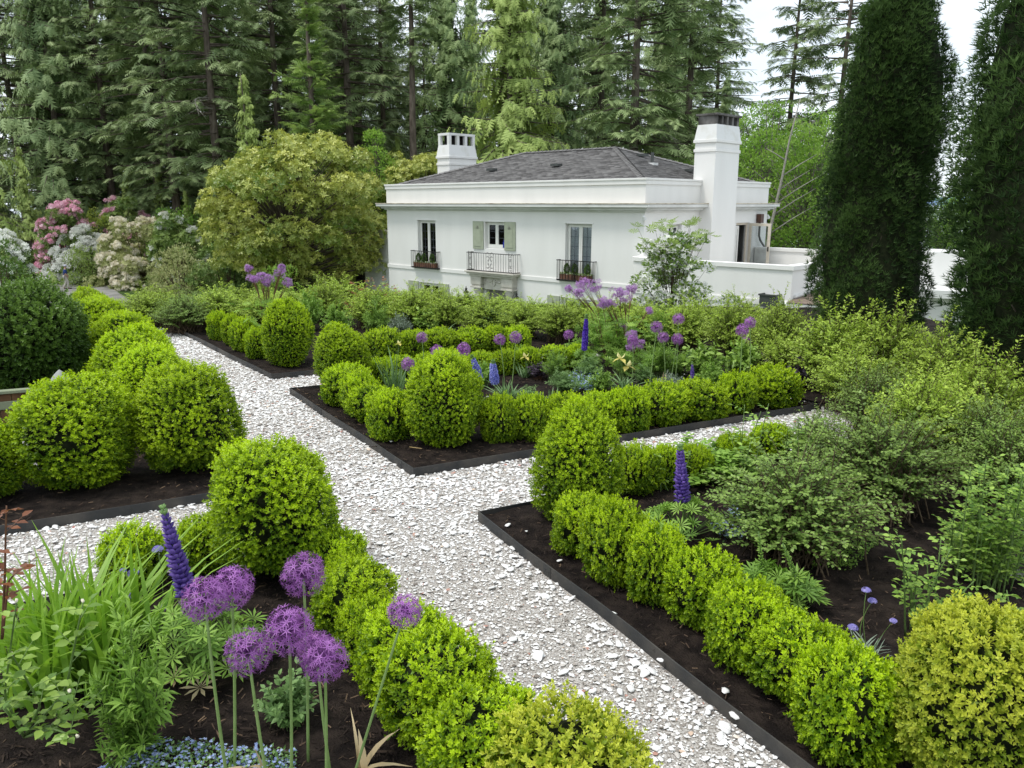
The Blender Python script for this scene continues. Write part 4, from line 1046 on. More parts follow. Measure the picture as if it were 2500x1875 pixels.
def conifer(seed, h, R, h0, style):
    """style: dict(step, n, rise, droop, spray, tpl, hang, prof, mat, gap, dead, trunk, samples)"""
    S = style; rng = np.random.default_rng(seed)
    # trunk
    nz_ = 12; zz = np.linspace(0, h, nz_); wob = np.cumsum(rng.normal(size=(nz_, 2)) * .05, 0) * (zz / h)[:, None]
    r0 = S.get('r0', h * .013); tr = tube(np.column_stack([wob, zz]), r0 * (1 - .93 * (zz / h) ** .8) + .01, 8)
    trunk = np_mesh('trunk', tr[0], tr[1], S.get('bark', 'bark'), smooth=True)
    zs = []; z = h0
    while z < h - .3:
        zs.append(z); z += S['step'] * rng.uniform(.7, 1.3) * (1 - .45 * (z - h0) / (h - h0))
    zs = np.array(zs); nb = S['n']
    z0 = np.repeat(zs, nb) + rng.normal(size=len(zs) * nb) * S['step'] * .3; m = len(z0)
    t = np.clip((z0 - h0) / (h - h0), 0, 1); az = rng.uniform(0, 2 * PI, m)
    lf = lump(rng, 6, (1.5, 3)); q = np.column_stack([np.cos(az), np.sin(az), z0 * .25])
    L = R * S['prof'](t) * np.clip(rng.uniform(.62, 1.12, m) * (1 + .22 * lf(q)), .25, 1.4)
    keep = rng.random(m) > S.get('gap', .1); dead = rng.random(m) < S.get('dead', .05) * (1 - t)
    rise = S['rise'][0] + (S['rise'][1] - S['rise'][0]) * t + rng.normal(size=m) * .08; droop = S['droop'] * rng.uniform(.7, 1.3, m)
    out = np.column_stack([np.cos(az), np.sin(az), np.zeros(m)]); lat = np.column_stack([-np.sin(az), np.cos(az), np.zeros(m)])
    def P(s): return out * (L * s)[:, None] + lat * (L * .08 * np.sin(s * 3 + az))[:, None] + Z1 * (z0 + L * (rise * s - droop * s * s + S.get('tip', .1) * s ** 4))[:, None]
    W = Acc(); ss = [0, .35, .7, 1.0]
    for a, b in zip(ss, ss[1:]):
        rr = .016 * L + .008
        W.add(*sticks(P(np.full(m, a))[keep], P(np.full(m, b))[keep], (rr * (1.05 - a))[keep], (rr * (1.05 - b) + .003)[keep], 3))
    br = W.mesh('branches', S.get('bmat', 'bark'))
    D = None
    live = keep & ~dead; A = Acc(); bt = rng.normal(size=m) * .12; K = S['samples']
    for k in range(K):
        s = np.clip(S.get('s0', .18) + (1 - S.get('s0', .18)) * (k + rng.random(m)) / K, 0, 1); p = P(s)
        for sg in (-1, 1):
            ok = live & (rng.random(m) > S.get('miss', .12)); n = ok.sum()
            sl = np.clip(S['spray'] * (.55 + .75 * (1 - s)) * np.clip(L / R + .35, .5, 1.2), .12, 3) * rng.uniform(.7, 1.25, m)
            d = out * S['dir'][0] + lat * sg * S['dir'][1] - Z1 * S['dir'][2] + rng.normal(size=p.shape) * .22
            nr = (Z1 * S['nrm'][0] + out * S['nrm'][1] + lat * sg * .2 + rng.normal(size=p.shape) * .3)
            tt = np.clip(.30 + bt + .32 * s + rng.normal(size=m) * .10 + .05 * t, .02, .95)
            A.add(*scatter(S['tpl'], p[ok] + rng.normal(size=(n, 3)) * .06, d[ok], nr[ok], sl[ok], tt[ok]))
    # leader
    A.add(*scatter(S['tpl'], np.tile([[0, 0, h - .9]], (8, 1)) + rng.normal(size=(8, 3)) * .1, np.tile(Z1, (8, 1)) + rng.normal(size=(8, 3)) * .25, rng.normal(size=(8, 3)), S['spray'], np.full(8, .6)))
    crown = A.mesh('crown', S['mat'])
    return [('trunk', trunk), ('branches', br), ('crown', crown)]

def dead_limbs(seed, h, R, z0, z1, n):
    rng = np.random.default_rng(seed); A = Acc()
    for i in range(n):
        az = rng.uniform(0, 2 * PI); z = rng.uniform(z0, z1); L = R * rng.uniform(.5, 1.0); o = np.array([math.cos(az), math.sin(az), 0]); la = np.array([-o[1], o[0], 0])
        pts = [o * L * s + la * L * .15 * math.sin(s * 4 + i) + Z1 * (z + L * (.12 * s - .55 * s * s)) for s in np.linspace(0, 1, 7)]
        A.add(*tube(pts, np.linspace(.055, .012, 7), 4))
        for k in range(2, 6):
            for q in (-1, 1):
                e = pts[k] + (o * .5 + la * q * rng.uniform(.3, .9) - Z1 * rng.uniform(.1, .6)) * L * .28; A.add(*sticks([pts[k]], [e], .022, .006)); A.add(*sticks([e], [e + (o * .3 + la * q * .2 - Z1 * .3) * L * .16], .006, .003))
    return ('dead_limbs', A.mesh('dead_limbs', 'dead_branch'))

def clump_crown(rng, C, R, per, tpl, size, up=.5, jit=.45, zmin=-.5, t0=.25, tv=.4, shell=(.72, 1.05), axis='leaf'):
    """leaves on many overlapping clumps"""
    A = Acc(); n = len(C)
    cnt = np.maximum(3, (per * (R / R.mean()) ** 2).astype(int)); idx = np.repeat(np.arange(n), cnt); m = len(idx)
    d = sph(rng, m, zmin); p = C[idx] + d * (R[idx] * rng.uniform(*shell, m))[:, None] * [1, 1, .8]
    ct = rng.normal(size=n) * .13
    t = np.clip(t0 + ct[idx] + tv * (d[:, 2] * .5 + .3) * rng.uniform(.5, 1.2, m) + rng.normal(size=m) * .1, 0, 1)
    dirv = unit(d + rng.normal(size=d.shape) * jit + Z1 * up)
    nr = d + Z1 * .7 + rng.normal(size=d.shape) * .3 if axis == 'leaf' else rng.normal(size=d.shape)
    A.add(*scatter(tpl, p, dirv, nr, size * rng.uniform(.7, 1.25, m), t))
    return A
def mound(seed, rx, ry, rz, n, cr, per, tpl, size, mat, axis='leaf', flower=None, fl_n=0, fl_size=.2, fl_mat=None, fl_tpl=None, fill=1.0, t0=.25, tv=.4, floor=-.15):
    """shrub: clumps over a dome; returns parts"""
    rng = np.random.default_rng(seed); d = sph(rng, n, floor); lf = lump(rng, 6, (2, 4))
    k = (1 + .14 * lf(d)) * np.where(rng.random(n) < .75, rng.uniform(.84, 1, n), rng.uniform(.5, .84, n))
    C = d * np.array([rx, ry, rz]) * k[:, None]; C[:, 2] = np.maximum(C[:, 2], cr * .4)
    R = cr * rng.uniform(.7, 1.35, n)
    A = clump_crown(rng, C, R, per, tpl, size, axis=axis, t0=t0, tv=tv)
    parts = [('foliage', A.mesh('foliage', mat))]
    B = Acc(); st = np.column_stack([rng.normal(size=(n, 2)) * rx * .1, np.zeros(n)]); mid = C * .55; mid[:, 2] = C[:, 2] * .45
    B.add(*sticks(st, mid, .03 * rz ** .5, .02 * rz ** .5)); B.add(*sticks(mid, C, .02 * rz ** .5, .008)); parts.append(('stems', B.mesh('stems', 'twig')))
    if fl_n:
        pick = rng.random(n) < fl_n; idx = np.where(pick)[0]; a = Acc(); per_c = flower or 4
        ii = np.repeat(idx, per_c); dd = unit(d[ii] + rng.normal(size=(len(ii), 3)) * .55 + Z1 * .25); p = C[ii] + dd * (R[ii] * rng.uniform(.98, 1.12, len(ii)))[:, None]
        kk = 8; e = sph(rng, len(p) * kk, -.3); pp = np.repeat(p, kk, 0) + e * fl_size * .5
        a.add(*scatter(fl_tpl or STAR5T, pp, e + rng.normal(size=e.shape) * .3, rng.normal(size=e.shape), fl_size * rng.uniform(.42, .62, len(pp)), rng.random(len(pp))))
        parts.append(('flowers', a.mesh('flowers', fl_mat)))
    return parts
def broad_tree(seed, h, R, trunk_h, n, cr, per, tpl, size, mat, axis='leaf', bark='bark', rz=None, t0=.25, tv=.4, hollow=.45, r0=None, squash=1.0):
    rng = np.random.default_rng(seed); rz = rz or (h - trunk_h) / 2; cz = trunk_h + rz
    d = sph(rng, n, -.95); lf = lump(rng, 6, (2, 4)); k = (1 + .16 * lf(d)) * (hollow + (1 - hollow) * rng.random(n) ** .5)
    C = d * np.array([R, R, rz]) * k[:, None]; prof = np.where(C[:, 2] > 0, 1 - .25 * (C[:, 2] / rz) ** 2 * squash, 1); C[:, :2] *= prof[:, None]; C[:, 2] += cz
    Rr = cr * rng.uniform(.65, 1.4, n); A = clump_crown(rng, C, Rr, per, tpl, size, axis=axis, t0=t0, tv=tv)
    r0 = r0 or h * .018; zt = np.linspace(0, cz + rz * .55, 8); wob = np.cumsum(rng.normal(size=(8, 2)) * .07 * h / 10, 0); wob -= wob[0]
    tr = tube(np.column_stack([wob, zt]), r0 * (1 - .8 * zt / zt[-1]) + .02, 8); B = Acc(); st = np.column_stack([np.interp(np.clip(C[:, 2] * .62, trunk_h * .8, zt[-1]), zt, wob[:, 0]), np.interp(np.clip(C[:, 2] * .62, trunk_h * .8, zt[-1]), zt, wob[:, 1]), np.clip(C[:, 2] * .62, trunk_h * .8, zt[-1])])
    mid = st * .45 + C * .55 + np.column_stack([np.zeros((n, 2)), rng.uniform(-.1, .25, n) * cr * 2]); rr = .007 * h
    B.add(*sticks(st, mid, rr, rr * .6, 4)); B.add(*sticks(mid, C, rr * .6, rr * .25, 4))
    return [('trunk', np_mesh('trunk', tr[0], tr[1], bark, smooth=True)), ('limbs', B.mesh('limbs', bark)), ('crown', A.mesh('crown', mat))]
def cypress_tree(seed, h, R, prof):
    rng = np.random.default_rng(seed); lf = lump(rng, 10, (1.6, 3.6)); lf2 = lump(rng, 10, (5, 9)); A = Acc()
    fl = []          # tuft of thin scaly shoots fanning up from one point
    for i in range(7):
        a = i * 2.4; r = np.array([math.cos(a), 0, math.sin(a)]) * (.25 + .6 * ((i * 5) % 7) / 7)
        fl.append(xf(T_([(-.075, 0, 0), (.075, 0, 0), (0, 1, 0)], [(0, 1, 2)], [-.10, -.10, .16]), r * .12, r + np.array([0, .9, 0]), np.array([r[2], .2, -r[0]]) + r * .5, .65 + .4 * ((i * 3) % 4) / 4, 0))
    tuft = join_t(fl)
    nc = 380; per = 105; zc = h * (.015 + .965 * rng.random(nc) ** .9); ac_ = rng.uniform(0, 2 * PI, nc); ec = np.column_stack([np.cos(ac_), np.sin(ac_), zc * .75]); k = 1 + .21 * lf(ec) + .08 * lf2(ec)
    rc = rng.uniform(.19, .36, nc) * np.clip(prof(zc / h) + .25, .4, 1); rr_ = np.maximum(.02, R * prof(zc / h) * k - rc * .80) * np.where(rng.random(nc) < .82, 1, .75); cc = np.column_stack([np.cos(ac_) * rr_, np.sin(ac_) * rr_, zc])
    ix = np.repeat(np.arange(nc), per); n = len(ix); dd = sph(rng, n, -.7); oo = np.column_stack([np.cos(ac_), np.sin(ac_), np.zeros(nc)])[ix]
    p = cc[ix] + dd * (rc[ix] * rng.uniform(.7, 1.05, n))[:, None] * [1, 1, 1.75]; d = dd * .8 + oo * .45 + Z1 * .95 + rng.normal(size=(n, 3)) * .28
    ct = rng.normal(size=nc) * .15; t = np.clip(.28 + ct[ix] + .30 * dd[:, 2] + .12 * (dd * oo).sum(1) + rng.normal(size=n) * .10, .02, .95)  # lit clump tops and darker undersides painted into tint
    dead = ((lf(ec * .9 + 3) > 1.5) & (zc > h * .25))[ix]
    A.add(*scatter(tuft, p[~dead], d[~dead], rng.normal(size=(n, 3))[~dead], .082 * rng.uniform(.7, 1.35, n)[~dead], t[~dead]))
    n2 = 9000; z2 = h * rng.random(n2) ** .9 * .985; a2 = rng.uniform(0, 2 * PI, n2); e2 = np.column_stack([np.cos(a2), np.sin(a2), z2 * .75]); r2 = np.maximum(.02, R * prof(z2 / h) * (1 + .21 * lf(e2) + .08 * lf2(e2)) - .10) * rng.uniform(.88, 1.0, n2); o2 = np.column_stack([np.cos(a2), np.sin(a2), np.zeros(n2)])
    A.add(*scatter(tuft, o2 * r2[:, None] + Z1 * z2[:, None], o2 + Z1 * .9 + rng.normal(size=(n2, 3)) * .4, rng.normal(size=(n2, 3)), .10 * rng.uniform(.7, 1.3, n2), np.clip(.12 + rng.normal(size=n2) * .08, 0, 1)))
    parts = [('crown', A.mesh('crown', 'cypress'))]
    if dead.any():
        B = Acc().add(*scatter(tuft, p[dead], d[dead] * [1, 1, .1], rng.normal(size=(n, 3))[dead], .13, rng.random(n)[dead])); parts.append(('dead_foliage', B.mesh('dead_foliage', 'dead_leaf')))
    zt = np.linspace(0, h * .9, 8); parts.append(('trunk', np_mesh('trunk', *tube(np.column_stack([np.zeros((8, 2)), zt]), .16 * (1 - .85 * zt / h), 8), 'bark', smooth=True)))
    W = Acc(); m = 260; zz = rng.uniform(.05, .9, m) * h; aa = rng.uniform(0, 2 * PI, m); rr = R * prof(zz / h) * .85; W.add(*sticks(np.column_stack([np.zeros((m, 2)), zz]), np.column_stack([np.cos(aa) * rr, np.sin(aa) * rr, zz + rr * .8]), .02, .006)); parts.append(('branches', W.mesh('branches', 'bark')))
    # added closed core, inner shade in its colour; sky only shows through the fringe
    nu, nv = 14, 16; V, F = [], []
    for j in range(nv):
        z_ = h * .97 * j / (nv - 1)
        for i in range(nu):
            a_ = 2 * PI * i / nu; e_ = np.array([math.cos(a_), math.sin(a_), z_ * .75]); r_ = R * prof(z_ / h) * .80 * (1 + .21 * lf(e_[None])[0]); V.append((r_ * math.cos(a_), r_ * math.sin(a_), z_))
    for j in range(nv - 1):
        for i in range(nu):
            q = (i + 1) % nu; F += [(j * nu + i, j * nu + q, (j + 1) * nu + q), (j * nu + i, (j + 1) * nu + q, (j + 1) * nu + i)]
    parts.append(('shade_core', np_mesh('shade_core', V, F, 'shade_dark_wood', smooth=True)))
    return parts
def plant(name, parts, label, cat, loc, rz=0.0, s=1.0, group=None):
    sc = s if isinstance(s, tuple) else (s, s, s)
    t = thing(name, label, cat, loc, rz, sc, group)
    for nm, me in parts:
        o = link(nm, me, t)
        if nm in ('branches', 'limbs', 'dead_limbs', 'buds'): stuff(o)
    return t
# ================================================================== TREES
def prof_cedar(t): return np.clip((1 - t), 0, 1) ** .72 * np.clip(.75 + 1.2 * t, 0, 1)
def prof_dfir(t): return np.clip(1 - t, 0, 1) ** .6 * np.clip(.55 + 1.6 * t, 0, 1)
def prof_cone(t): return np.clip(1 - t, 0, 1) ** .9
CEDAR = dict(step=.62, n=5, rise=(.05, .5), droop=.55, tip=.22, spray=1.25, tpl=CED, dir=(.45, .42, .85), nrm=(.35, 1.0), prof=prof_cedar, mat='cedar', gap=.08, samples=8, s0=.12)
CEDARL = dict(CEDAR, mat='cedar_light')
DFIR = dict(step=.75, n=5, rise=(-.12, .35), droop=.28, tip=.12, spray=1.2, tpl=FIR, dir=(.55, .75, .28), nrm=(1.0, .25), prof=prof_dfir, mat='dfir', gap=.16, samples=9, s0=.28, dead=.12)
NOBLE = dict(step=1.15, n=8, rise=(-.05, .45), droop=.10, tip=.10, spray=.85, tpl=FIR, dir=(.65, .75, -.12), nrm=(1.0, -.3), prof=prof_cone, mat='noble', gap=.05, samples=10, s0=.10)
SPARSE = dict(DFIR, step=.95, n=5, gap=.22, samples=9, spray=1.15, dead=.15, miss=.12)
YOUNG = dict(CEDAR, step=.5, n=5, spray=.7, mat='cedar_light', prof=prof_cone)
KIND = {
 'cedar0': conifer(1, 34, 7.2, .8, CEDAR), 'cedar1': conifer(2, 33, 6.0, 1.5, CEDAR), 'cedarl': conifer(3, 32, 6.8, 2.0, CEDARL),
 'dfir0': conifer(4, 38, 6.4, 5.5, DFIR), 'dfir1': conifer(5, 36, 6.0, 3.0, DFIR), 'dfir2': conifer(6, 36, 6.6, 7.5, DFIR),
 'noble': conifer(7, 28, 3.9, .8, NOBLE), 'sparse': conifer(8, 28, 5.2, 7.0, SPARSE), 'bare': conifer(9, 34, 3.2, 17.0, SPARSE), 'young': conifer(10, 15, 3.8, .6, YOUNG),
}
KIND['dfir_dead'] = KIND['dfir1'] + [dead_limbs(3, 33, 5.5, 6.0, 15.0, 16)]
KIND['dfir_limb'] = KIND['dfir2'] + [dead_limbs(5, 33, 4.5, 11.0, 15.0, 5)]
def tree_at(px, dist, kind, label, cat='conifer', name='conifer_tree', s=1.0, group=None, rz=None, base=LOW):
    X = (px - 1250) / FPX * dist * 1.0
    if rz is None: rz = (px * 1.7) % 6.28
    return plant(name, KIND[kind], label, cat, (X, dist, base - .05), rz, s, group)
FORE = [
 (-135, 46, 'cedarl', 'light green drooping cedar cut by the left edge of the photo', 'cedar_tree', .92),
 (185, 75, 'cedar0', 'big dark drooping cedar above the pink rhododendrons', 'cedar_tree', 1.0),
 (300, 76, 'dfir1', 'dark fir standing between the big cedar and the grey trunks', 'fir_tree', 1.0),
 (412, 71, 'dfir0', 'tall fir with long bare grey trunk, left of the pair', 'fir_tree', 1.0),
 (452, 69, 'dfir2', 'tall fir with brown trunk rising behind the green mound', 'fir_tree', .98),
 (556, 63, 'dfir_limb', 'great fir with thick trunk and pale dead limbs', 'fir_tree', 1.0),
 (632, 58, 'young', 'young light green cedar before the thick fir trunk', 'cedar_tree', 1.0),
 (785, 60, 'noble', 'bright green tiered fir above the magnolia', 'fir_tree', 1.0),
 (705, 72, 'dfir1', 'dark fir filling the gap left of the tiered fir', 'fir_tree', 1.05),
 (872, 68, 'dfir0', 'dark olive fir just right of the bright tiered fir', 'fir_tree', .98),
 (950, 76, 'dfir1', 'dark fir left of the bare pole trunk', 'fir_tree', .9),
 (1018, 65, 'bare', 'slender fir with long bare pole trunk behind left chimney', 'fir_tree', 1.0),
 (1105, 74, 'cedar1', 'grey green cedar between the pole trunk and the light cedar', 'cedar_tree', .93),
 (1245, 60, 'cedarl', 'broad light green cedar behind the middle of the roof', 'cedar_tree', .93),
 (1345, 66, 'cedar1', 'cedar at the right shoulder of the broad light cedar', 'cedar_tree', .88),
 (1535, 57, 'dfir_dead', 'fir with tangled grey dead branches above the roof ridge', 'fir_tree', 1.0),
 (1455, 70, 'dfir2', 'dark fir behind the one with tangled dead branches', 'fir_tree', .95),
 (1660, 63, 'dfir1', 'dense dark fir behind the right chimney', 'fir_tree', .95),
 (1745, 70, 'cedar1', 'low cedar spire right of the right chimney', 'cedar_tree', .50),
 (1893, 62, 'sparse', 'open fir against the sky left of the cypress', 'fir_tree', .92),
 (2008, 58, 'sparse', 'thin straggly fir half hidden by the left cypress', 'fir_tree', .95),
]
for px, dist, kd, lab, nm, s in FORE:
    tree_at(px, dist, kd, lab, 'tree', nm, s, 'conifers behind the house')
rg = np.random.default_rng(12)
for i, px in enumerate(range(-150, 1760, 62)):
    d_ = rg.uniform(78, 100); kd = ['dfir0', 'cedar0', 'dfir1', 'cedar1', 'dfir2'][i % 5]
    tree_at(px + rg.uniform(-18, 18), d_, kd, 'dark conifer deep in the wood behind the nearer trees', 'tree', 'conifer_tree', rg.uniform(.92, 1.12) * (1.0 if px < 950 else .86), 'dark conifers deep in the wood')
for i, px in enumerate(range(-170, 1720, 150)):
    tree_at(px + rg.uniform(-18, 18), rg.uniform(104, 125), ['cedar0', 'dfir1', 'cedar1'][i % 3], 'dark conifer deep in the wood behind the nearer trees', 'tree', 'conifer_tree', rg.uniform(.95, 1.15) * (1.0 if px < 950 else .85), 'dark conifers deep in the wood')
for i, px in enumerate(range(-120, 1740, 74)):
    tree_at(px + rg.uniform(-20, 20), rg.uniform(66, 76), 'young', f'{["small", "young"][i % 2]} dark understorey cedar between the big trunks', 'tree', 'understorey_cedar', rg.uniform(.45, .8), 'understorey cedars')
# magnolias, maples, small trees
KIND['magnolia'] = broad_tree(21, 10.3, 5.0, .9, 230, .72, 62, ROSETTE, .22, 'magnolia', 'ros', rz=4.7, t0=.30, tv=.6, hollow=.55)
KIND['maple'] = broad_tree(22, 12.5, 4.2, 2.0, 190, .75, 120, LEAF2, .17, 'decid', rz=5.2, t0=.2, tv=.6, hollow=.3, bark='bark_grey')
KIND['narrow'] = broad_tree(23, 11.2, 1.7, 1.0, 90, .55, 110, LEAF2, .15, 'decid', rz=5.1, t0=.25, tv=.6, squash=2.2)
tree_at(722, 46, 'magnolia', 'large magnolia with glossy yellow green leaves left of the house', 'tree', 'magnolia_tree')
tree_at(1035, 60, 'magnolia', 'smaller magnolia behind the left chimney', 'tree', 'magnolia_tree', .98, rz=2.2)
tree_at(932, 57, 'narrow', 'narrow bright green tree between magnolia and left chimney', 'tree', 'maple_tree')
for px, d_, s, lab in ((1850, 52, 1.0, 'bright green broadleaf tree right of the tall chimney'), (1962, 46, .92, 'bright green broadleaf tree beside the left cypress'), (1735, 56, .86, 'broadleaf tree half hidden by the tall chimney'), (1905, 66, 1.05, 'further broadleaf tree under the open fir'), (2295, 60, .62, 'pale green treetop in the gap between the cypresses'), (1600, 60, .72, 'low broadleaf tree behind the dark fir and roof')):
    tree_at(px, d_, 'maple', lab, 'tree', 'maple_tree', s)
# pale leaning pole of a dying alder
t = thing('alder_tree', 'pale leaning bare trunk with thin side branches right of the house', 'tree', ((1850 - 1250) / FPX * 43, 43, LOW))
A = Acc(); P = np.array([(0, 0, 0), (.15, 0, 2.5), (.45, 0, 5), (.85, 0, 7.5), (1.1, 0, 9.5), (1.5, 0, 11.5)]); link('trunk', np_mesh('trunk', *tube(P, np.linspace(.12, .025, 6), 7), 'dead_branch', smooth=True), t)
for i, (z, sd, L) in enumerate(((4.6, 1, 2.4), (5.6, 1, 2.2), (6.2, 1, 2.6), (6.9, 1, 1.6), (5.0, -1, 1.0), (7.6, 1, 1.8), (8.4, -1, 1.0))):
    x0 = np.interp(z, P[:, 2], P[:, 0]); A.add(*tube([(x0, 0, z), (x0 + sd * L * .5, .1, z + L * .33), (x0 + sd * L, .2, z + L * .62)], [.045, .03, .01], 5))
link('branches', A.mesh('branches', 'dead_branch'), t)
# two columnar cypresses
def prof_cyp(s): return np.clip(1 - s, 0, 1) ** .55 * (.80 + .42 * np.sin(np.clip(s * 1.25 + .12, 0, 1) * PI) * .75)
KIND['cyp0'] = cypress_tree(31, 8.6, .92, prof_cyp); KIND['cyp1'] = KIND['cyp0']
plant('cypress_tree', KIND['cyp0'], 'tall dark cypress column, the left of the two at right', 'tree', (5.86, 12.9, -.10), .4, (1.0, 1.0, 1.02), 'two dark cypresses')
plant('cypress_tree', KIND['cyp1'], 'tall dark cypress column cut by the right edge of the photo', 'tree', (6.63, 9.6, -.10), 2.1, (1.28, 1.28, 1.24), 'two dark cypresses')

# ================================================================== RHODODENDRONS AND BIG SHRUBS BY THE DRIVE
def shrub_at(px, py_base, wpx, hpx, dist, parts_fn, label, name, cat='shrub', z=LOW, group=None, dz=0):
    X, zb = HZ(px, py_base, dist); s = dist / FPX
    parts = parts_fn(wpx * s / 2, hpx * s)
    return plant(name, parts, label, cat, (X, dist, z + dz - .05), 0.0, 1.0, group)
RH = 'flowering rhododendrons by the drive'
def rh(seed, mat, fl=None, fn=.5, fs=.3, per=46, size=.24, n=70, cr=.62, flower=4, t0=.25, tv=.4):
    def fn_(r, h): return mound(seed, r, r, h, n, cr, per, ROSETTE if size > .15 else LEAF2, size, mat, 'ros' if size > .15 else 'leaf', flower, fn if fl else 0, fs, fl, t0=t0, tv=tv)
    return fn_
def rhod(px, ytop, wpx, dist, f, label, name='rhododendron'):
    X, zt = HZ(px, ytop, dist); r = wpx * dist / FPX / 2; return plant(name, f(r, zt - LOW), label, 'rhododendron' if name == 'rhododendron' else 'shrub', (X, dist, LOW - .05), 0, 1, RH)
rhod(142, 500, 130, 66, rh(41, 'rhodo', 'pink_petal', .85, .34, flower=6), 'pink flowering rhododendron at the mouth of the drive')
rhod(198, 545, 128, 64, rh(42, 'rhodo', 'white_petal', 1.0, .40, flower=10), 'white flowering rhododendron beside the pink one')
rhod(212, 610, 105, 61.5, rh(43, 'rhodo', None, n=60, size=.14, per=80, t0=.35), 'plain green shrub in front of the white rhododendron', 'green_shrub')
rhod(250, 512, 150, 67, rh(44, 'azalea_lime', None, size=.14, per=75), 'lime green azalea behind the white rhododendron', 'azalea')
rhod(318, 503, 120, 68, rh(45, 'rhodo', 'pink_petal', .35, .34), 'deep pink rhododendron behind the cream one')
rhod(352, 545, 225, 62, rh(46, 'rhodo_tan', 'cream_petal', .8, .30, n=110, flower=7), 'broad rhododendron with fading cream and peach flowers')
rhod(420, 535, 120, 59, rh(47, 'rhodo', 'white_petal', .5, .3), 'white flowering rhododendron behind the cream one')
rhod(440, 608, 170, 51, rh(48, 'rhodo_tan', None, n=80, size=.14, per=80, t0=.3), 'olive leaved shrub in front of the cream rhododendron', 'olive_shrub')
rhod(448, 508, 180, 62, rh(49, 'decid', None, n=70, size=.14, per=75, t0=.05, tv=.3), 'fresh green low mound under the fir trunks', 'green_shrub')
rhod(545, 590, 130, 50, rh(50, 'rhodo', None, n=60, size=.16, per=60, t0=.1), 'dark green shrub at the foot of the magnolia', 'green_shrub')
rhod(-6, 560, 84, 40, rh(51, 'rhodo', 'white_petal', .95, .26, flower=8, n=80), 'white flowering viburnum at the left edge', 'viburnum')
rhod(-2, 640, 110, 30, rh(52, 'box_dark', None, n=80, size=.11, per=80, cr=.4, t0=.3), 'dense green shrub below the white viburnum', 'green_shrub')
rhod(690, 650, 120, 40, rh(55, 'decid', None, n=50, size=.11, per=100, cr=.45), 'light green shrub under the magnolia branches', 'green_shrub')
# big dark clipped shrub inside the planter at left
def dark_shrub():
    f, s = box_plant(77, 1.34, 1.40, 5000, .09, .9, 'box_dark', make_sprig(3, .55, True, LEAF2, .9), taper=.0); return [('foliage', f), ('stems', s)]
plant('clipped_shrub', dark_shrub(), 'big dark green rounded shrub behind the low wooden fence', 'shrub', (-6.5, 10.5, .05))
# white bracted dogwood in front of the house
rng = np.random.default_rng(61); n = 75
C = np.column_stack([rng.normal(size=n) * .62, rng.normal(size=n) * .62, rng.uniform(.9, 4.3, n)]); C[:, :2] *= np.clip(1.75 - .30 * C[:, 2:3], .3, 1.4); R = rng.uniform(.20, .40, n)
A = clump_crown(rng, C, R, 75, LEAF2, .13, up=.1, zmin=-.2, t0=.2, tv=.5); B = Acc(); st = np.column_stack([np.zeros((n, 2)), C[:, 2] * .55]); B.add(*sticks(st, C, .014, .005)); B.add(*tube([(0, 0, 0), (.05, 0, 2), (0, .05, 4.2)], [.07, .045, .012], 6))
top = np.column_stack([np.clip(rng.normal(size=16), -1.4, 1.4) * .5, rng.normal(size=16) * .4, rng.uniform(4.0, 5.0, 16)]); B.add(*sticks(top * [.4, .4, .72], top, .009, .004)); A.add(*scatter(PALM, np.repeat(top, 3, 0) + rng.normal(size=(48, 3)) * [.1, .1, .16], np.tile(Z1, (48, 1)) + rng.normal(size=(48, 3)) * .4, rng.normal(size=(48, 3)), .20, np.full(48, .8)))
ii = rng.integers(0, n, 1500); e = sph(rng, 1500, -.3); FL = Acc().add(*scatter(radial(4, LEAF6, .08), C[ii] + e * (R[ii] * 1.02)[:, None], Z1 + np.array([0, -.5, 0]) + rng.normal(size=(1500, 3)) * .55, rng.normal(size=(1500, 3)), .10, rng.random(1500)))
dgp = [('trunk', B.mesh('trunk', 'twig')), ('crown', A.mesh('crown', 'dogwood_leaf')), ('white_bracts', FL.mesh('white_bracts', 'white_petal'))]
X, z = HZ(1640, 700, 21.5); plant('dogwood_tree', dgp, 'young dogwood covered in white bracts before the terrace wall', 'tree', (X, 21.5, -2.1), .5, (.95, .95, .86))

# ================================================================== CLIPPED BOX
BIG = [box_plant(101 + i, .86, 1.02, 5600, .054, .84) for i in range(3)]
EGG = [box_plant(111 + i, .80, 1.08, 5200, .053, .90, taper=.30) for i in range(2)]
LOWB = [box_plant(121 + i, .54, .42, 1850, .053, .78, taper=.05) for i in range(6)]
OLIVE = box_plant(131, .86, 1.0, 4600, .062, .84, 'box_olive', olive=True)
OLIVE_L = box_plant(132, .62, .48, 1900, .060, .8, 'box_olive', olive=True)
cnt = [0]
def box_at(bb, label, pool, nat, group, name='box_shrub', lowfac=1.0):
    xl, xr, yt, yb = bb; xc = (xl + xr) / 2; q_ = (xr - xl) * .03; xl += q_; xr -= q_
    g = G(xc, yb, .05); dep = g[1] * math.cos(PITCH) + (EYE - .05) * math.sin(PITCH); r = (xr - xl) / 2 * dep / FPX
    vd = unit(g); c = g + vd * r * .80; dep2 = c[1] * math.cos(PITCH) + (EYE - .3) * math.sin(PITCH); r = (xr - xl) / 2 * dep2 / FPX
    zt = HZ(xc, yt, c[1] + r * .25)[1]; h = max(.2, zt - .05)
    i = cnt[0]; cnt[0] += 1; parts = pool[i % len(pool)] if isinstance(pool, list) else pool
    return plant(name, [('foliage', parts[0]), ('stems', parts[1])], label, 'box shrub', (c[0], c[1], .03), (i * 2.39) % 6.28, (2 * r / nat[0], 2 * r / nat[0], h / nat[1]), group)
GB = 'large clipped box mounds'
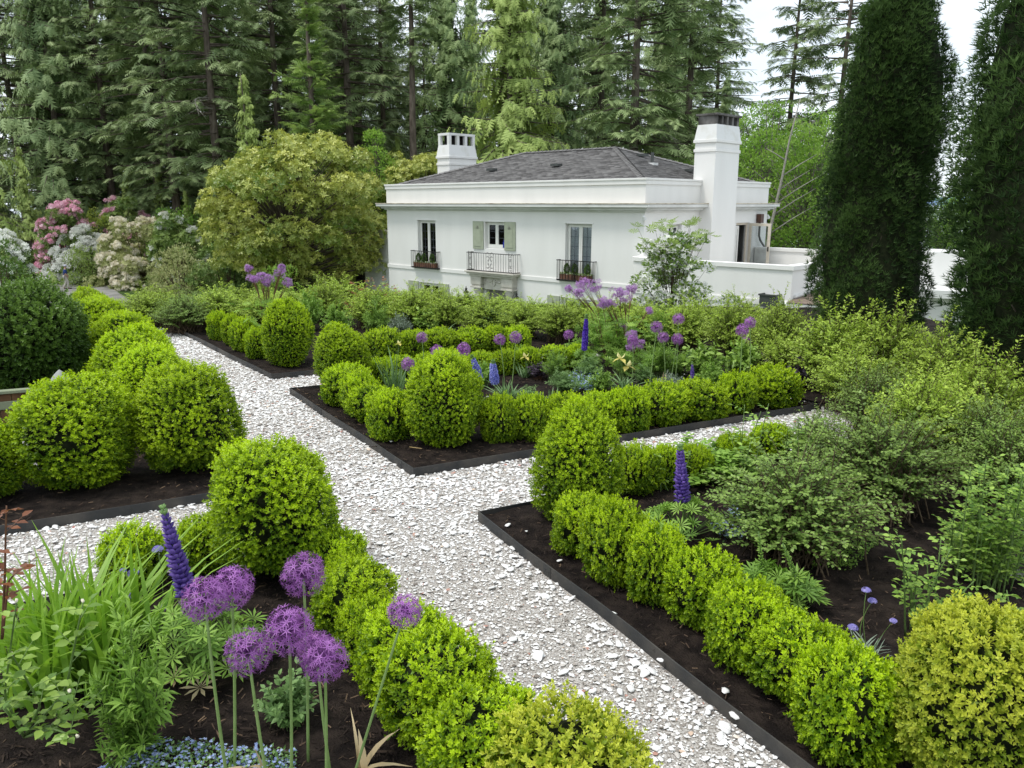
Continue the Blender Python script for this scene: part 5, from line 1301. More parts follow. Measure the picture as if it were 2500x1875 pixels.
for bb, lab, pool, nat in [
 ((996, 1180, 860, 1098), 'large rounded box mound at the front corner of the central bed', BIG, (.86, 1.02)),
 ((772, 902, 797, 958), 'tapering box mound at the left corner of the central bed', EGG, (.80, 1.08)),
 ((643, 765, 730, 897), 'tapering box mound at the corner of the far bed across the path', EGG, (.80, 1.08)),
 ((1298, 1512, 990, 1297), 'tall egg shaped box mound at the corner of the right bed', EGG, (.80, 1.08)),
 ((533, 838, 1076, 1440), 'big box ball beside the purple lupine in the near left bed', BIG, (.86, 1.02)),
 ((357, 595, 891, 1168), 'big box ball nearest the path in the left row', BIG, (.86, 1.02)),
 ((72, 337, 922, 1206), 'big box ball in front of the low wooden fence', BIG, (.86, 1.02)),
 ((-120, 62, 1015, 1232), 'box ball cut by the left edge below the fence', BIG, (.86, 1.02)),
 ((290, 484, 846, 1080), 'second box mound of the left row, behind the nearest ball', BIG, (.86, 1.02)),
 ((252, 440, 800, 1000), 'third box mound of the left row along the path', BIG, (.86, 1.02)),
 ((232, 392, 762, 940), 'fourth box mound of the left row along the path', BIG, (.86, 1.02)),
 ((172, 322, 728, 890), 'fifth box mound of the left row along the path', BIG, (.86, 1.02)),
 ((172, 280, 706, 832), 'farthest box mound of the left row along the path', BIG, (.86, 1.02))]:
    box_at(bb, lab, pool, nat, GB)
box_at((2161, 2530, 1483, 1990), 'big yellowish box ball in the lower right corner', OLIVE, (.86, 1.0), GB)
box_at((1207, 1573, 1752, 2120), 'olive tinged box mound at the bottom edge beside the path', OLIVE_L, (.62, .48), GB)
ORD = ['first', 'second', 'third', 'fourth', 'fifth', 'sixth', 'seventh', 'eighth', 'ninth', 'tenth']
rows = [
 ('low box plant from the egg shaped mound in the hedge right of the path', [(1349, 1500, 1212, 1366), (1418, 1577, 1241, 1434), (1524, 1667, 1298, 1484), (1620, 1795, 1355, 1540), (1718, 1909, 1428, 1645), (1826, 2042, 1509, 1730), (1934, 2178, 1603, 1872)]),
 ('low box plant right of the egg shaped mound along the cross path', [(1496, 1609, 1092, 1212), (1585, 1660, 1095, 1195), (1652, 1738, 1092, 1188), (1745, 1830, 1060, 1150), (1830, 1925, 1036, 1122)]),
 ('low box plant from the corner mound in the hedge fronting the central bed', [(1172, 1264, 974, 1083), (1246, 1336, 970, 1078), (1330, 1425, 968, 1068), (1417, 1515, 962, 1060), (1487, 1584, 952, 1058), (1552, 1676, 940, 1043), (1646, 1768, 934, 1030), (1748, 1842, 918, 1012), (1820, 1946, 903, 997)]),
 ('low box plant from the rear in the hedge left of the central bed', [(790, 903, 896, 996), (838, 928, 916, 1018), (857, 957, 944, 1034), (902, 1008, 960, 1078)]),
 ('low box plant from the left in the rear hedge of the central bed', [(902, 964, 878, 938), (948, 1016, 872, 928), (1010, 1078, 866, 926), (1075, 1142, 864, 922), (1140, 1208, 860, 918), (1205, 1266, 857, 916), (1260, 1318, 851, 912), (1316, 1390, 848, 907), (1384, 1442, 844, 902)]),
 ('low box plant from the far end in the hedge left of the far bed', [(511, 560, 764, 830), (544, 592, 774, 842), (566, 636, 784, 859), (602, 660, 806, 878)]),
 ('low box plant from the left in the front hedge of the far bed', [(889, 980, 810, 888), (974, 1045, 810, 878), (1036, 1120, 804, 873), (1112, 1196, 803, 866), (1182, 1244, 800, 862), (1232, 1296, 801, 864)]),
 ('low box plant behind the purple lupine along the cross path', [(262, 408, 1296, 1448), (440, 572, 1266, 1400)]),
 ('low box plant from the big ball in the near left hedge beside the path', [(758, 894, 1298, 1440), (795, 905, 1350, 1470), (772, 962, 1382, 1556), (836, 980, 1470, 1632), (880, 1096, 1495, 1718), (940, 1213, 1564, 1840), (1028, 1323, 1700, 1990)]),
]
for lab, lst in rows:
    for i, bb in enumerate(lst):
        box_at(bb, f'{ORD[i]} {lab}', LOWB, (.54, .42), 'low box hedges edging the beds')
# ================================================================== LOOSE SHRUBS ROUND THE GARDEN
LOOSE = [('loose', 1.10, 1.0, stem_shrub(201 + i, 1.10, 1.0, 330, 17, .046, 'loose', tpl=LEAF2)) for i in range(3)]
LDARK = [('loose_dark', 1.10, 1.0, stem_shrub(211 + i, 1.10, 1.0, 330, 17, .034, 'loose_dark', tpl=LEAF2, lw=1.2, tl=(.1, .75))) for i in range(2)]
def place_px(bb, parts, nat, label, cat, name, group=None, rz=None, deep=.5, zb=.04, grow=1.0, hg=1.0):
    xl, xr, yt, yb = bb; xc = (xl + xr) / 2; g = G(xc, yb, zb); dep = g[1] * math.cos(PITCH) + (EYE - zb) * math.sin(PITCH); r = (xr - xl) / 2 * dep / FPX
    c = g + unit(g) * r * deep; dep = c[1] * math.cos(PITCH) + (EYE - .3) * math.sin(PITCH); r = (xr - xl) / 2 * dep / FPX * grow
    h = max(.1, HZ(xc, yt, c[1])[1] - zb) * hg
    i = cnt[0]; cnt[0] += 1
    return plant(name, parts, label, cat, (c[0], c[1], zb), (i * 2.39) % 6.28 if rz is None else rz, (2 * r / nat[0], 2 * r / nat[0], h / nat[1]), group)
def P2(fs): return [('foliage', fs[0]), ('stems', fs[1])]
def yb_rear(bb): return bb[3] < 890
LG = 'loose shrubs hedging the garden'
loose = [
 ((300, 425, 694, 800), 0, 'loose yellow green shrub behind the farthest box mound'), ((385, 520, 700, 815), 1, 'loose olive shrub at the far end of the shell path'),
 ((470, 600, 690, 800), 0, 'loose shrub behind the far hedge left of the lilac flowers'), ((590, 720, 700, 800), 0, 'loose shrub right behind the tapering far box mound'),
 ((735, 850, 668, 792), 0, 'loose light green shrub left of the red leaved rose'), ((850, 975, 690, 805), 0, 'loose shrub in front of the ground floor window'),
 ((950, 1065, 684, 808), 0, 'loose shrub below the left window balcony'), ((1040, 1150, 702, 815), 0, 'loose shrub left of the stone entrance'),
 ((1128, 1240, 712, 822), 0, 'loose shrub in front of the stone entrance'), ((1218, 1330, 722, 830), 0, 'loose shrub just right of the stone entrance'),
 ((1310, 1420, 722, 836), 0, 'loose shrub behind the violet delphinium'), ((1420, 1530, 716, 842), 0, 'loose shrub below the right window balcony'),
 ((1515, 1640, 726, 852), 0, 'loose shrub at the foot of the white dogwood'), ((1610, 1730, 716, 862), 0, 'loose shrub before the terrace wall'),
 ((1715, 1850, 712, 880), 0, 'loose shrub under the copper rain leader'), ((1830, 1960, 740, 905), 0, 'loose shrub in front of the brown downpipe'),
 ((1925, 2120, 770, 960), 0, 'loose bright shrub at the left end of the right hand hedge'), ((2060, 2250, 775, 985), 0, 'loose bright shrub below the left cypress'),
 ((2180, 2370, 815, 1035), 0, 'loose bright shrub below the gap of the cypresses'), ((2270, 2490, 880, 1110), 0, 'loose bright shrub before the right cypress trunk'),
 ((2040, 2230, 900, 1080), 1, 'loose shrub in the middle of the right hand mass'), ((2130, 2340, 930, 1150), 0, 'loose yellowish shrub in the middle of the right hand mass'),
 ((1985, 2300, 1010, 1270), 1, 'loose leafy shrub left of the white rose'), ((1745, 2110, 1110, 1392), 1, 'nearest loose shrub with arching stems by the lupine'),
 ((2290, 2500, 980, 1190), 1, 'loose shrub at the right edge below the cypress trunk'),
 ((2330, 2580, 1040, 1260), 1, 'loose shrub at the right edge beyond the white rose'), ((2200, 2420, 960, 1130), 0, 'loose yellow green shrub between the middle and right edge'), ((1990, 2150, 860, 1010), 0, 'loose shrub filling the front of the right hand hedge'),
 ((1925, 2060, 1010, 1150), 1, 'loose shrub beside the end of the cross path'), ((1850, 1960, 830, 930), 0, 'low loose shrub behind the end of the central hedge')]
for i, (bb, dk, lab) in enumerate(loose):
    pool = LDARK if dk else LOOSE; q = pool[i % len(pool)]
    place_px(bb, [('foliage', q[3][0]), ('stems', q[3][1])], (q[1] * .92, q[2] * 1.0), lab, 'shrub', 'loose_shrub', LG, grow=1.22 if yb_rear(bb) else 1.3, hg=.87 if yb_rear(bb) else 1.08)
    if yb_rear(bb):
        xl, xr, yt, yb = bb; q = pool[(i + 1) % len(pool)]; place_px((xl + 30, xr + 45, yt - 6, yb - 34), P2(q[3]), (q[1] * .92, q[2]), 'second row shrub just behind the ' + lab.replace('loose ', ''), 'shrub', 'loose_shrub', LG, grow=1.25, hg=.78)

# ================================================================== PERENNIALS
def P2(fs): return [('foliage', fs[0]), ('stems', fs[1])]
def blade_parts(seed, n, h, w, spread, mat, **k): return [('leaves', np_mesh('leaves', *[blades(seed, n, h, w, spread, **k)[i] for i in (0, 1)], mat, blades(seed, n, h, w, spread, **k)[2]))]
# allium heads, two sorts of the same globe
def allium_head(seed, n=150, fl=.26):
    rng = np.random.default_rng(seed); i = np.arange(n) + .5; z = 1 - 1.86 * i / n; a = i * 2.39996; r = np.sqrt(np.maximum(0, 1 - z * z)); d = np.column_stack([r * np.cos(a), r * np.sin(a), z]); d = unit(d + rng.normal(size=d.shape) * .10); L = rng.uniform(.78, 1.0, n)
    A = Acc().add(*scatter(STAR6, d * L[:, None] * .94, d, rng.normal(size=d.shape), fl * rng.uniform(.8, 1.15, n), rng.uniform(.2, .95, n)))
    A.add(*sticks(d * .05, d * (L * .95)[:, None], .010, .007), np.full(n * 6, .12)); A.add(*scatter(T_([(-.5, 0, 0), (.5, 0, 0), (0, 1, 0), (0, .3, .5)], [(0, 1, 3), (1, 2, 3), (2, 0, 3)]), d * L[:, None] * .93, d, rng.normal(size=d.shape), .07, np.full(n, .35)))
    return A.mesh('flower_head', 'allium_petal')
HEADS = [allium_head(301 + i) for i in range(3)]; HEADS_F = [allium_head(311 + i, 90, .34) for i in range(2)]
def stem_curve(parent, p0, p1, r, mat, bow=.03, name='stem', k=6):
    p0, p1 = np.array(p0, float), np.array(p1, float); t = np.linspace(0, 1, 7); n = np.array([-(p1 - p0)[1], (p1 - p0)[0], 0]) + np.array([1e-3, 0, 0]); n = unit(n)
    P = p0[None] + (p1 - p0)[None] * t[:, None] + n[None] * (bow * np.sin(t * PI))[:, None]
    return link(name, np_mesh(name, *tube(P, np.linspace(r, r * .75, 7), k), mat, smooth=True), parent)
def allium(head, rad, base, label, i, far=False):
    t = thing('allium', label, 'allium', (base[0], base[1], .04), group='purple alliums')
    rel = np.array(head) - np.array([base[0], base[1], .04]); stem_curve(t, (0, 0, 0), rel * .999, .0075 if not far else .007, 'allium_stem', .015)
    o = link('flower_head', (HEADS_F if far else HEADS)[i % (2 if far else 3)], t, rel); o.scale = (rad,) * 3; o.rotation_euler = (rel[1] * .3, rel[0] * -.2, i * 1.3)
near = [(500, 1464, 61, 560, 2.98, 'purple allium globe, leftmost of the near cluster, under the lupine'), (566, 1434, 58, 577, 3.12, 'purple allium globe just behind the leftmost one'), (741, 1403, 59, 757, 3.18, 'purple allium globe standing apart against the big box ball'),
        (606, 1592, 61, 664, 2.86, 'purple allium globe low in the near cluster, left of its centre'), (706, 1540, 66, 708, 2.90, 'largest purple allium globe at the centre of the near cluster'), (793, 1611, 61, 792, 2.86, 'purple allium globe low at the right of the near cluster'),
        (772, 1588, 52, 811, 3.06, 'purple allium globe mostly hidden behind the low right one'), (988, 1493, 46, 850, 3.0, 'small purple allium on a slanting stem over the near hedge')]
for i, (x, y, r, xb, Yd, lab) in enumerate(near):
    X, z = HZ(x, y, Yd); allium((X, Yd, z), r * 1.0 * (Yd * math.cos(PITCH) + (EYE - z) * math.sin(PITCH)) / FPX, (G(xb, 1934)[0] * Yd / G(xb, 1934)[1], Yd), lab, i)
far = [(1030, 824, 15, 'allium globe at the left before the far hedge'), (996, 889, 18, 'allium globe beside the tall iris leaves'), (1067, 858, 18, 'allium globe above the left shoulder of the corner mound'), (1132, 853, 18, 'allium globe above the right shoulder of the corner mound'), (1220, 829, 15, 'left one of two alliums right of the corner mound'), (1259, 824, 16, 'right one of two alliums right of the corner mound'),
       (1388, 817, 13, 'allium globe just left of the violet delphinium'), (1522, 797, 13, 'allium globe under the right lilac plume'), (1603, 799, 16, 'allium globe at the centre of the right group'), (1656, 779, 15, 'highest allium globe of the right group'), (1619, 824, 15, 'lower left allium of the right group'), (1654, 828, 15, 'lower right allium of the right group'),
       (1812, 806, 17, 'left allium of the three before the terrace wall'), (1831, 788, 15, 'top allium of the three before the terrace wall'), (1824, 831, 13, 'lowest allium of the three before the terrace wall'), (1545, 832, 15, 'allium globe left of the right group')]
for i, (x, y, r, lab) in enumerate(far):
    Yd = float(np.clip(FPX * .086 / r, 8.9, 12.6)); X, z = HZ(x, y, Yd); allium((X, Yd, z), r * 1.05 * Yd / FPX, (X + .08 * math.sin(i * 2.1), Yd + .05), lab, i, True)
# flower spikes (lupine, delphinium)
BUD = T_([(-.42, .15, 0), (.42, .15, 0), (0, .1, .45), (0, 0, -.30), (0, 1, .12), (.25, .7, .3), (-.25, .7, .3)], [(0, 3, 4), (3, 1, 4), (1, 5, 4), (5, 2, 6), (5, 6, 4), (6, 0, 4), (0, 6, 2), (1, 2, 5)])
def spike(rad, L, rows, per, mat, size, seed, tpl=BUD, green=True):
    rng = np.random.default_rng(seed); A = Acc(); G_ = Acc()
    for r in range(rows):
        s = r / (rows - 1); rr = rad * (1 - .62 * s ** 1.5) * (.9 + .1 * min(1, s * 5)); k = per; a = np.arange(k) * 2 * PI / k + r * .55 + rng.normal(size=k) * .12; o = np.column_stack([np.cos(a), np.sin(a), np.zeros(k)])
        p = o * (rr * .45) + Z1 * (L * s); d = o + Z1 * (.25 + .9 * s) + rng.normal(size=(k, 3)) * .12; sz = size * (1 - .55 * s ** 2) * rng.uniform(.85, 1.15, k); t = np.clip(.35 + rng.normal(size=k) * .2 + .15 * s, 0, 1)
        (G_ if (green and s > .90) else A).add(*scatter(tpl, p, d, np.tile(Z1, (k, 1)), sz, t))
    return ([('flower_spike', A.mesh('flower_spike', mat))] + ([('bud_tip', G_.mesh('bud_tip', 'herb_blue'))] if G_.n else []))
def palm_clump(seed, n, w, h, size, mat='herb'):
    rng = np.random.default_rng(seed); a = rng.uniform(0, 2 * PI, n); r = w * .5 * np.sqrt(rng.random(n)); z = h * (1.05 - .6 * (r / (w * .5)) ** 2) * rng.uniform(.55, 1, n); p = np.column_stack([np.cos(a) * r, np.sin(a) * r, z]); A = Acc().add(*scatter(PALM, p, Z1 + np.column_stack([np.cos(a), np.sin(a), np.zeros(n)]) * .55 + rng.normal(size=(n, 3)) * .25, rng.normal(size=(n, 3)), size * rng.uniform(.7, 1.2, n), rng.uniform(.15, .9, n)))
    B = Acc().add(*sticks(p * [.12, .12, 0], p, .0045, .0025)); return [('leaves', A.mesh('leaves', mat)), ('stalks', B.mesh('stalks', 'green_stem'))]
def spike_plant(base_px, top_px, bot_px, rad, mat, label, name, seed, leaf=True, rows=24, per=9, size=.026, tpl=BUD, Yd=None, cat='lupine', leafw=.45, leafh=.35):
    b = G(*base_px, .04) if Yd is None else np.array([HZ(*base_px, Yd)[0], Yd]); t = thing(name, label, cat, (b[0], b[1], .04)); Yd = b[1]; xt, zt = HZ(*top_px, Yd); xb, zb = HZ(*bot_px, Yd)
    p0 = np.array([xb - b[0], 0, zb - .04]); p1 = np.array([xt - b[0], 0, zt - .04]); L = np.linalg.norm(p1 - p0); ax = (p1 - p0) / L
    for nm, me in spike(rad, L, rows, per, mat, size, seed, tpl): o = link(nm, me, t, p0); o.rotation_euler = Vector(ax).to_track_quat('Z', 'Y').to_euler()
    stem_curve(t, (0, 0, 0), p0, .008, 'green_stem', .01); stem_curve(t, p0, p1, .005, 'green_stem', 0, 'spike_axis')
    if leaf:
        for nm, me in palm_clump(seed + 1, 60, leafw, leafh, .085): link(nm, me, t)
    return t
spike_plant((480, 1645), (398, 1240), (455, 1450), .055, 'lupine_petal', 'tall violet lupine spike leaning over the near left bed', 'lupine', 401, rows=19, per=8, size=.044, leafw=.7, leafh=.5)
spike_plant((1668, 1312), (1660, 1090), (1667, 1224), .062, 'lupine_petal', 'purple lupine spike in the right bed before the loose shrub', 'lupine', 403, rows=18, per=8, size=.048, leafw=.6, leafh=.3)
spike_plant((1690, 960), (1690, 885), (1690, 938), .03, 'lupine_petal', 'small half open lupine inside the central hedge', 'lupine', 405, leaf=False, rows=14, per=7, size=.03, Yd=9.9)
spike_plant((1428, 905), (1432, 768), (1427, 850), .055, 'delph_violet', 'deep violet delphinium spike before the loose shrubs', 'delphinium', 407, rows=22, per=8, size=.05, tpl=STAR5, Yd=12.0, cat='delphinium')
spike_plant((1165, 945), (1152, 868), (1170, 920), .05, 'delph_blue', 'pale blue delphinium spike beside the corner mound, the left one', 'delphinium', 409, rows=12, per=7, size=.05, tpl=STAR5, Yd=9.3, cat='delphinium', leafw=.35, leafh=.25)
spike_plant((1208, 960), (1203, 880), (1208, 930), .06, 'delph_blue', 'pale blue delphinium spike beside the corner mound, the right one', 'delphinium', 411, rows=13, per=8, size=.055, tpl=STAR5, Yd=9.1, cat='delphinium', leafw=.4, leafh=.25)
spike_plant((1868, 1455), (1852, 1300), (1860, 1380), .02, 'herb', 'green larkspur with unopened spike behind the right hedge, the left one', 'delphinium', 413, rows=12, per=5, size=.016, cat='delphinium', leafw=.30, leafh=.22)
spike_plant((1945, 1490), (1912, 1330), (1940, 1400), .02, 'herb', 'green larkspur with unopened spike behind the right hedge, the right one', 'delphinium', 415, rows=12, per=5, size=.016, cat='delphinium', leafw=.24, leafh=.25)
# lilac meadow rue plumes
def rue(Yd, base_px, heads, label, seed):
    rng = np.random.default_rng(seed); xb = HZ(*base_px, Yd)[0]; t = thing('meadow_rue', label, 'meadow rue', (xb, Yd, .04)); A, B = Acc(), Acc()
    for (x, y, r) in heads:
        X, z = HZ(x, y, Yd); c = np.array([X - xb, rng.normal() * .12, z - .04]); s = r * Yd / FPX; n = int(70 + 900 * s)
        e = sph(rng, n) * rng.uniform(.3, 1, n)[:, None] ** .6 * s * [1, 1, .75]; sub_ = sph(rng, 9) * s * .6; e = e * .45 + sub_[rng.integers(0, 9, n)] * .9
        A.add(*scatter(PUFF, c + e, unit(e) + Z1 * .3, rng.normal(size=(n, 3)), .035, rng.random(n))); B.add(*sticks(c * [.5, .5, .72], c, .0045, .002)); B.add(*sticks([c * [.5, .5, .72]] * 9, c + sub_ * .8, .003, .0012)); B.add(*sticks([[rng.normal() * .04, 0, 0]], [c * [.5, .5, .72]], .007, .0045))
    link('plumes', A.mesh('plumes', 'thalictrum'), t); link('stems', B.mesh('stems', 'red_stem'), t)
    n = 90; zt = max(HZ(h[0], h[1], Yd)[1] for h in heads); p = np.column_stack([rng.normal(size=(n, 2)) * .22, rng.uniform(.1, .6, n) * zt]); L = Acc().add(*scatter(PALM, p, Z1 + rng.normal(size=(n, 3)) * .5, rng.normal(size=(n, 3)), .09, rng.random(n))); link('leaves', L.mesh('leaves', 'herb'), t)
rue(13.6, (655, 800), [(603, 656, 11), (618, 676, 17), (640, 676, 14), (660, 680, 14), (684, 668, 18), (696, 650, 8), (707, 688, 14), (650, 690, 12)], 'lilac meadow rue with fluffy plumes above the far box mound', 431)
rue(12.4, (1490, 900), [(1430, 702, 24), (1448, 692, 20), (1412, 716, 15), (1390, 706, 10)], 'lilac meadow rue below the right window balcony', 433)
rue(12.2, (1525, 905), [(1505, 712, 20), (1525, 722, 18), (1550, 708, 16), (1470, 736, 20), (1490, 742, 16), (1585, 757, 12)], 'lilac meadow rue in front of the white dogwood', 435)
rue(11.6, (1560, 915), [(1545, 822, 16), (1560, 838, 14), (1540, 845, 14)], 'low lilac meadow rue among the right allium group', 437)
# pale yellow irises
def iris(bb, flowers, label, seed, n=46, flw=.055):
    xl, xr, yt, yb = bb; g = G((xl + xr) / 2, yb, .04); Yd = g[1] + .1; zt = HZ((xl + xr) / 2, yt, Yd)[1]; wd = (xr - xl) * Yd / FPX
    t = thing('iris', label, 'iris', (g[0], Yd, .04)); V, F, T = blades(seed, n, zt * .95, .022, min(1.0, wd / zt * .8), .5, .05); link('leaves', np_mesh('leaves', V, F, 'iris_leaf', T), t)
    for i, (x, y) in enumerate(flowers):
        X, z = HZ(x, y, Yd); c = np.array([X - g[0], 0, z - .04]); stem_curve(t, (0, 0, 0), c, .005, 'green_stem', .01)
        ps = [xf(LEAF6, c, np.array([math.cos(a), math.sin(a), -.35 if k % 2 else .9]), Z1 if k % 2 else np.array([math.cos(a), math.sin(a), 0]), flw * (1.25 if k % 2 else 1.0), .2 if k % 2 else .8) for k, a in enumerate(np.arange(6) * PI / 3 + i)]
        q = join_t(ps); me = np_mesh('flower', q[0], q[1], 'iris_petal', q[2]); link('flower', me, t)
iris((1470, 1580, 905, 965), [(1515, 875), (1533, 894)], 'pale yellow iris with two open flowers in the central bed', 441, flw=.10)
iris((1245, 1320, 880, 925), [(1283, 871)], 'pale yellow iris with one flower left of the meadow rue', 442, 30, .08)
iris((935, 990, 845, 975), [(974, 838)], 'upright iris leaves with a yellow bud left of the corner mound', 443, 30, .05)
iris((1180, 1300, 925, 985), [], 'broad clump of grey green iris leaves right of the corner mound', 444, 60)
iris((1040, 1110, 780, 830), [], 'iris leaves standing above the far hedge', 445, 30)
iris((1300, 1385, 950, 990), [], 'low iris leaves behind the central hedge', 446, 30)
# leafy clumps in the central and far beds
HERBS = {'green': P2(stem_shrub(221, .6, .5, 60, 14, .06, 'herb', 'green_stem', LEAF2, arch=.2)), 'lance': P2(stem_shrub(222, .6, .6, 50, 16, .085, 'herb', 'green_stem', LEAFN, arch=.3)), 'big': P2(stem_shrub(223, .8, .6, 60, 7, .12, 'rose_leaf', 'green_stem', LEAF6, arch=.15, bare=.3)),
         'blue': P2(stem_shrub(224, .5, .5, 60, 16, .06, 'herb_blue', 'green_stem', LEAFN, arch=.25)), 'plum': P2(stem_shrub(225, .6, .5, 50, 9, .07, 'plum_leaf', 'red_stem', LEAF6, arch=.2)), 'grey': P2(stem_shrub(226, .5, .3, 60, 10, .05, 'grey_leaf', 'green_stem', LEAFN, arch=.2)), 'feather': P2(stem_shrub(227, .5, .6, 70, 26, .035, 'herb', 'green_stem', LEAFN, arch=.3))}
def herb_at(bb, kind, label, name='perennial', cat='perennial'):
    nat = {'green': (.6, .5), 'lance': (.6, .6), 'big': (.8, .6), 'blue': (.5, .5), 'plum': (.6, .5), 'grey': (.5, .3), 'feather': (.5, .6)}[kind]
    place_px(bb, HERBS[kind], nat, label, cat, name)
for bb, kd, lab in [
 ((1310, 1400, 850, 935), 'feather', 'feathery green clump in the middle of the central bed'), ((1400, 1480, 870, 930), 'blue', 'blue green clump right of the feathery one'), ((1560, 1660, 830, 930), 'lance', 'leafy green clump behind the yellow irises'), ((1640, 1780, 830, 935), 'big', 'broad leaved plant before the loose shrubs at right'), ((1760, 1860, 820, 930), 'big', 'broad leaved plant near the end of the central hedge'),
 ((1840, 1935, 850, 930), 'plum', 'dark purple leaved plant behind the end of the central hedge'), ((1900, 2010, 870, 955), 'plum', 'dark purple leaved plant at the end of the cross path'), ((1690, 1780, 900, 955), 'green', 'low green clump behind the central hedge at right'), ((1140, 1215, 880, 950), 'green', 'green clump behind the corner mound'), ((1470, 1570, 790, 905), 'green', 'green leafy stems under the meadow rue'),
 ((1280, 1350, 880, 930), 'plum', 'dark purple plant left of the feathery clump'), ((880, 960, 735, 825), 'lance', 'tall narrow leaved green clump behind the left corner mound'), ((780, 870, 735, 830), 'green', 'green clump behind the left corner mound'), ((940, 1010, 760, 825), 'grey', 'silvery plant behind the far hedge'), ((720, 800, 700, 810), 'green', 'green perennial beside the tapering far box mound'),
 ((1590, 1680, 905, 960), 'grey', 'silvery plant behind the central hedge'), ((1540, 1600, 890, 940), 'blue', 'small blue green plant beside the yellow irises'), ((1075, 1150, 905, 960), 'grey', 'silvery leaves between the mound and the delphiniums'), ((1250, 1330, 945, 990), 'blue', 'low blue green plant inside the central hedge'), ((930, 1000, 905, 965), 'green', 'green clump inside the left hedge of the central bed'), ((640, 740, 735, 800), 'big', 'broad leaves behind the tapering far box mound'), ((985, 1065, 875, 930), 'green', 'green clump left of the corner mound'),
 ((1330, 1420, 905, 965), 'blue', 'blue green foliage behind the middle of the central hedge'), ((1430, 1510, 900, 965), 'green', 'green foliage before the lavender blue mat'), ((1600, 1700, 855, 925), 'feather', 'feathery leaves under the right allium group'), ((1700, 1770, 880, 950), 'lance', 'narrow leaved clump left of the broad leaved plants'), ((1240, 1300, 840, 900), 'feather', 'feathery leaves behind the one flowered iris'), ((1480, 1560, 850, 930), 'feather', 'fine leaved clump behind the two flowered iris'), ((1370, 1450, 820, 890), 'green', 'green clump at the foot of the violet delphinium'), ((1420, 1500, 760, 860), 'lance', 'tall leafy stems right of the violet delphinium'), ((1560, 1650, 760, 860), 'lance', 'tall leafy stems behind the right allium group'), ((1000, 1100, 745, 815), 'big', 'broad leaves below the loose shrubs of the far bed'), ((1150, 1290, 760, 825), 'blue', 'blue green leaves behind the front hedge of the far bed')]:
    herb_at(bb, kd, lab)
# ---- near left bed
b = G(185, 1655, .04); V, F, T = blades(451, 340, .78, .030, .62, .55, .17, .45); tt = thing('knapweed', 'thick clump of bright green lance shaped leaves at left', 'perennial', (b[0], b[1], .04)); link('leaves', np_mesh('leaves', V, F, 'blade', T), tt)
place_px((250, 425, 1465, 1875), P2(stem_shrub(452, .5, .75, 26, 18, .11, 'herb', 'green_stem', LEAFN, arch=.2, bare=.1, lw=1.1)), (.5, .75), 'upright clump with narrow toothed leaves at the bottom left', 'perennial', 'perennial', grow=1.15)
place_px((230, 400, 1700, 1900), P2(stem_shrub(453, .5, .45, 20, 12, .10, 'herb', 'green_stem', LEAFN, arch=.2)), (.5, .45), 'low green shoots below the upright narrow leaved clump', 'perennial', 'perennial')
place_px((625, 790, 1640, 1800), P2(stem_shrub(454, .4, .35, 36, 9, .06, 'herb_blue', 'green_stem', LEAF6, arch=.1)), (.4, .35), 'small leafy plant with white flowers under the alliums', 'perennial', 'perennial')
plant('lupine', palm_clump(455, 40, .5, .28, .085), 'low clump of palmate lupine leaves between the lupine and alliums', 'lupine', (*G(560, 1640), .04))
bb = G(490, 1690, .05); A = Acc().add(*scatter(PALM, np.array([[0, 0, .03], [-.16, .06, .04]]), np.array([[0, -.3, 1.], [.2, -.2, 1]]), np.array([[1, 0, 0], [0, 1, 0.]]), np.array([.11, .09]), np.array([.9, .4]))); tag(link('fallen_leaf', A.mesh('fallen_leaf', 'straw'), None, (bb[0], bb[1], .05)), 'yellowed palmate leaf lying on the soil below the lupine', 'leaf')
def rose(name, stems, label, seed, mat='rose_leaf', leaf=.05, bud=None, density=7):
    """stems: list of lists of world points"""
    rng = np.random.default_rng(seed); b = np.array(stems[0][0]); t = thing(name, label, 'rose', tuple(b)); A, B, C = Acc(), Acc(), Acc()
    for S in stems:
        S = np.array(S) - b; k = len(S); s = np.linspace(0, 1, 14); P = np.column_stack([np.interp(s, np.linspace(0, 1, k), S[:, j]) for j in range(3)]); B.add(*tube(P, np.linspace(.0065, .003, 14), 5))
        for i in range(density):
            u = .14 + .86 * (i + .5) / density; p = np.array([np.interp(u, s, P[:, j]) for j in range(3)]); a = i * 2.4 + rng.normal() * .3; o = unit(np.array([math.cos(a), math.sin(a), .35 + .3 * rng.random()])); L = leaf * rng.uniform(1.5, 2.2); B.add(*sticks([p], [p + o * L], .002, .0012)); la = unit(np.cross(o, Z1))
            for q, (f, sd) in enumerate(((1.0, 0), (.62, 1), (.62, -1), (.28, 1), (.28, -1))):
                A.add(*xf(LEAF6, p + o * L * f, o * (.5 if sd else 1) + la * sd - Z1 * .15, Z1 + rng.normal(size=3) * .3, leaf * rng.uniform(.75, 1.15), rng.uniform(.1, .95)))
        if bud: C.add(*scatter(BUD, np.tile(P[-1], (3, 1)), np.array([[.1, 0, 1], [-.2, .1, 1], [0, -.2, 1.]]), rng.normal(size=(3, 3)), .016, np.full(3, .6)))
    link('leaves', A.mesh('leaves', mat), t); link('stems', B.mesh('stems', 'red_stem' if mat == 'red_leaf' else 'green_stem'), t)
    if bud: stuff(link('buds', C.mesh('buds', bud), t))
    return t
def W(x, y, Yd): X, z = HZ(x, y, Yd); return (X, Yd, z)
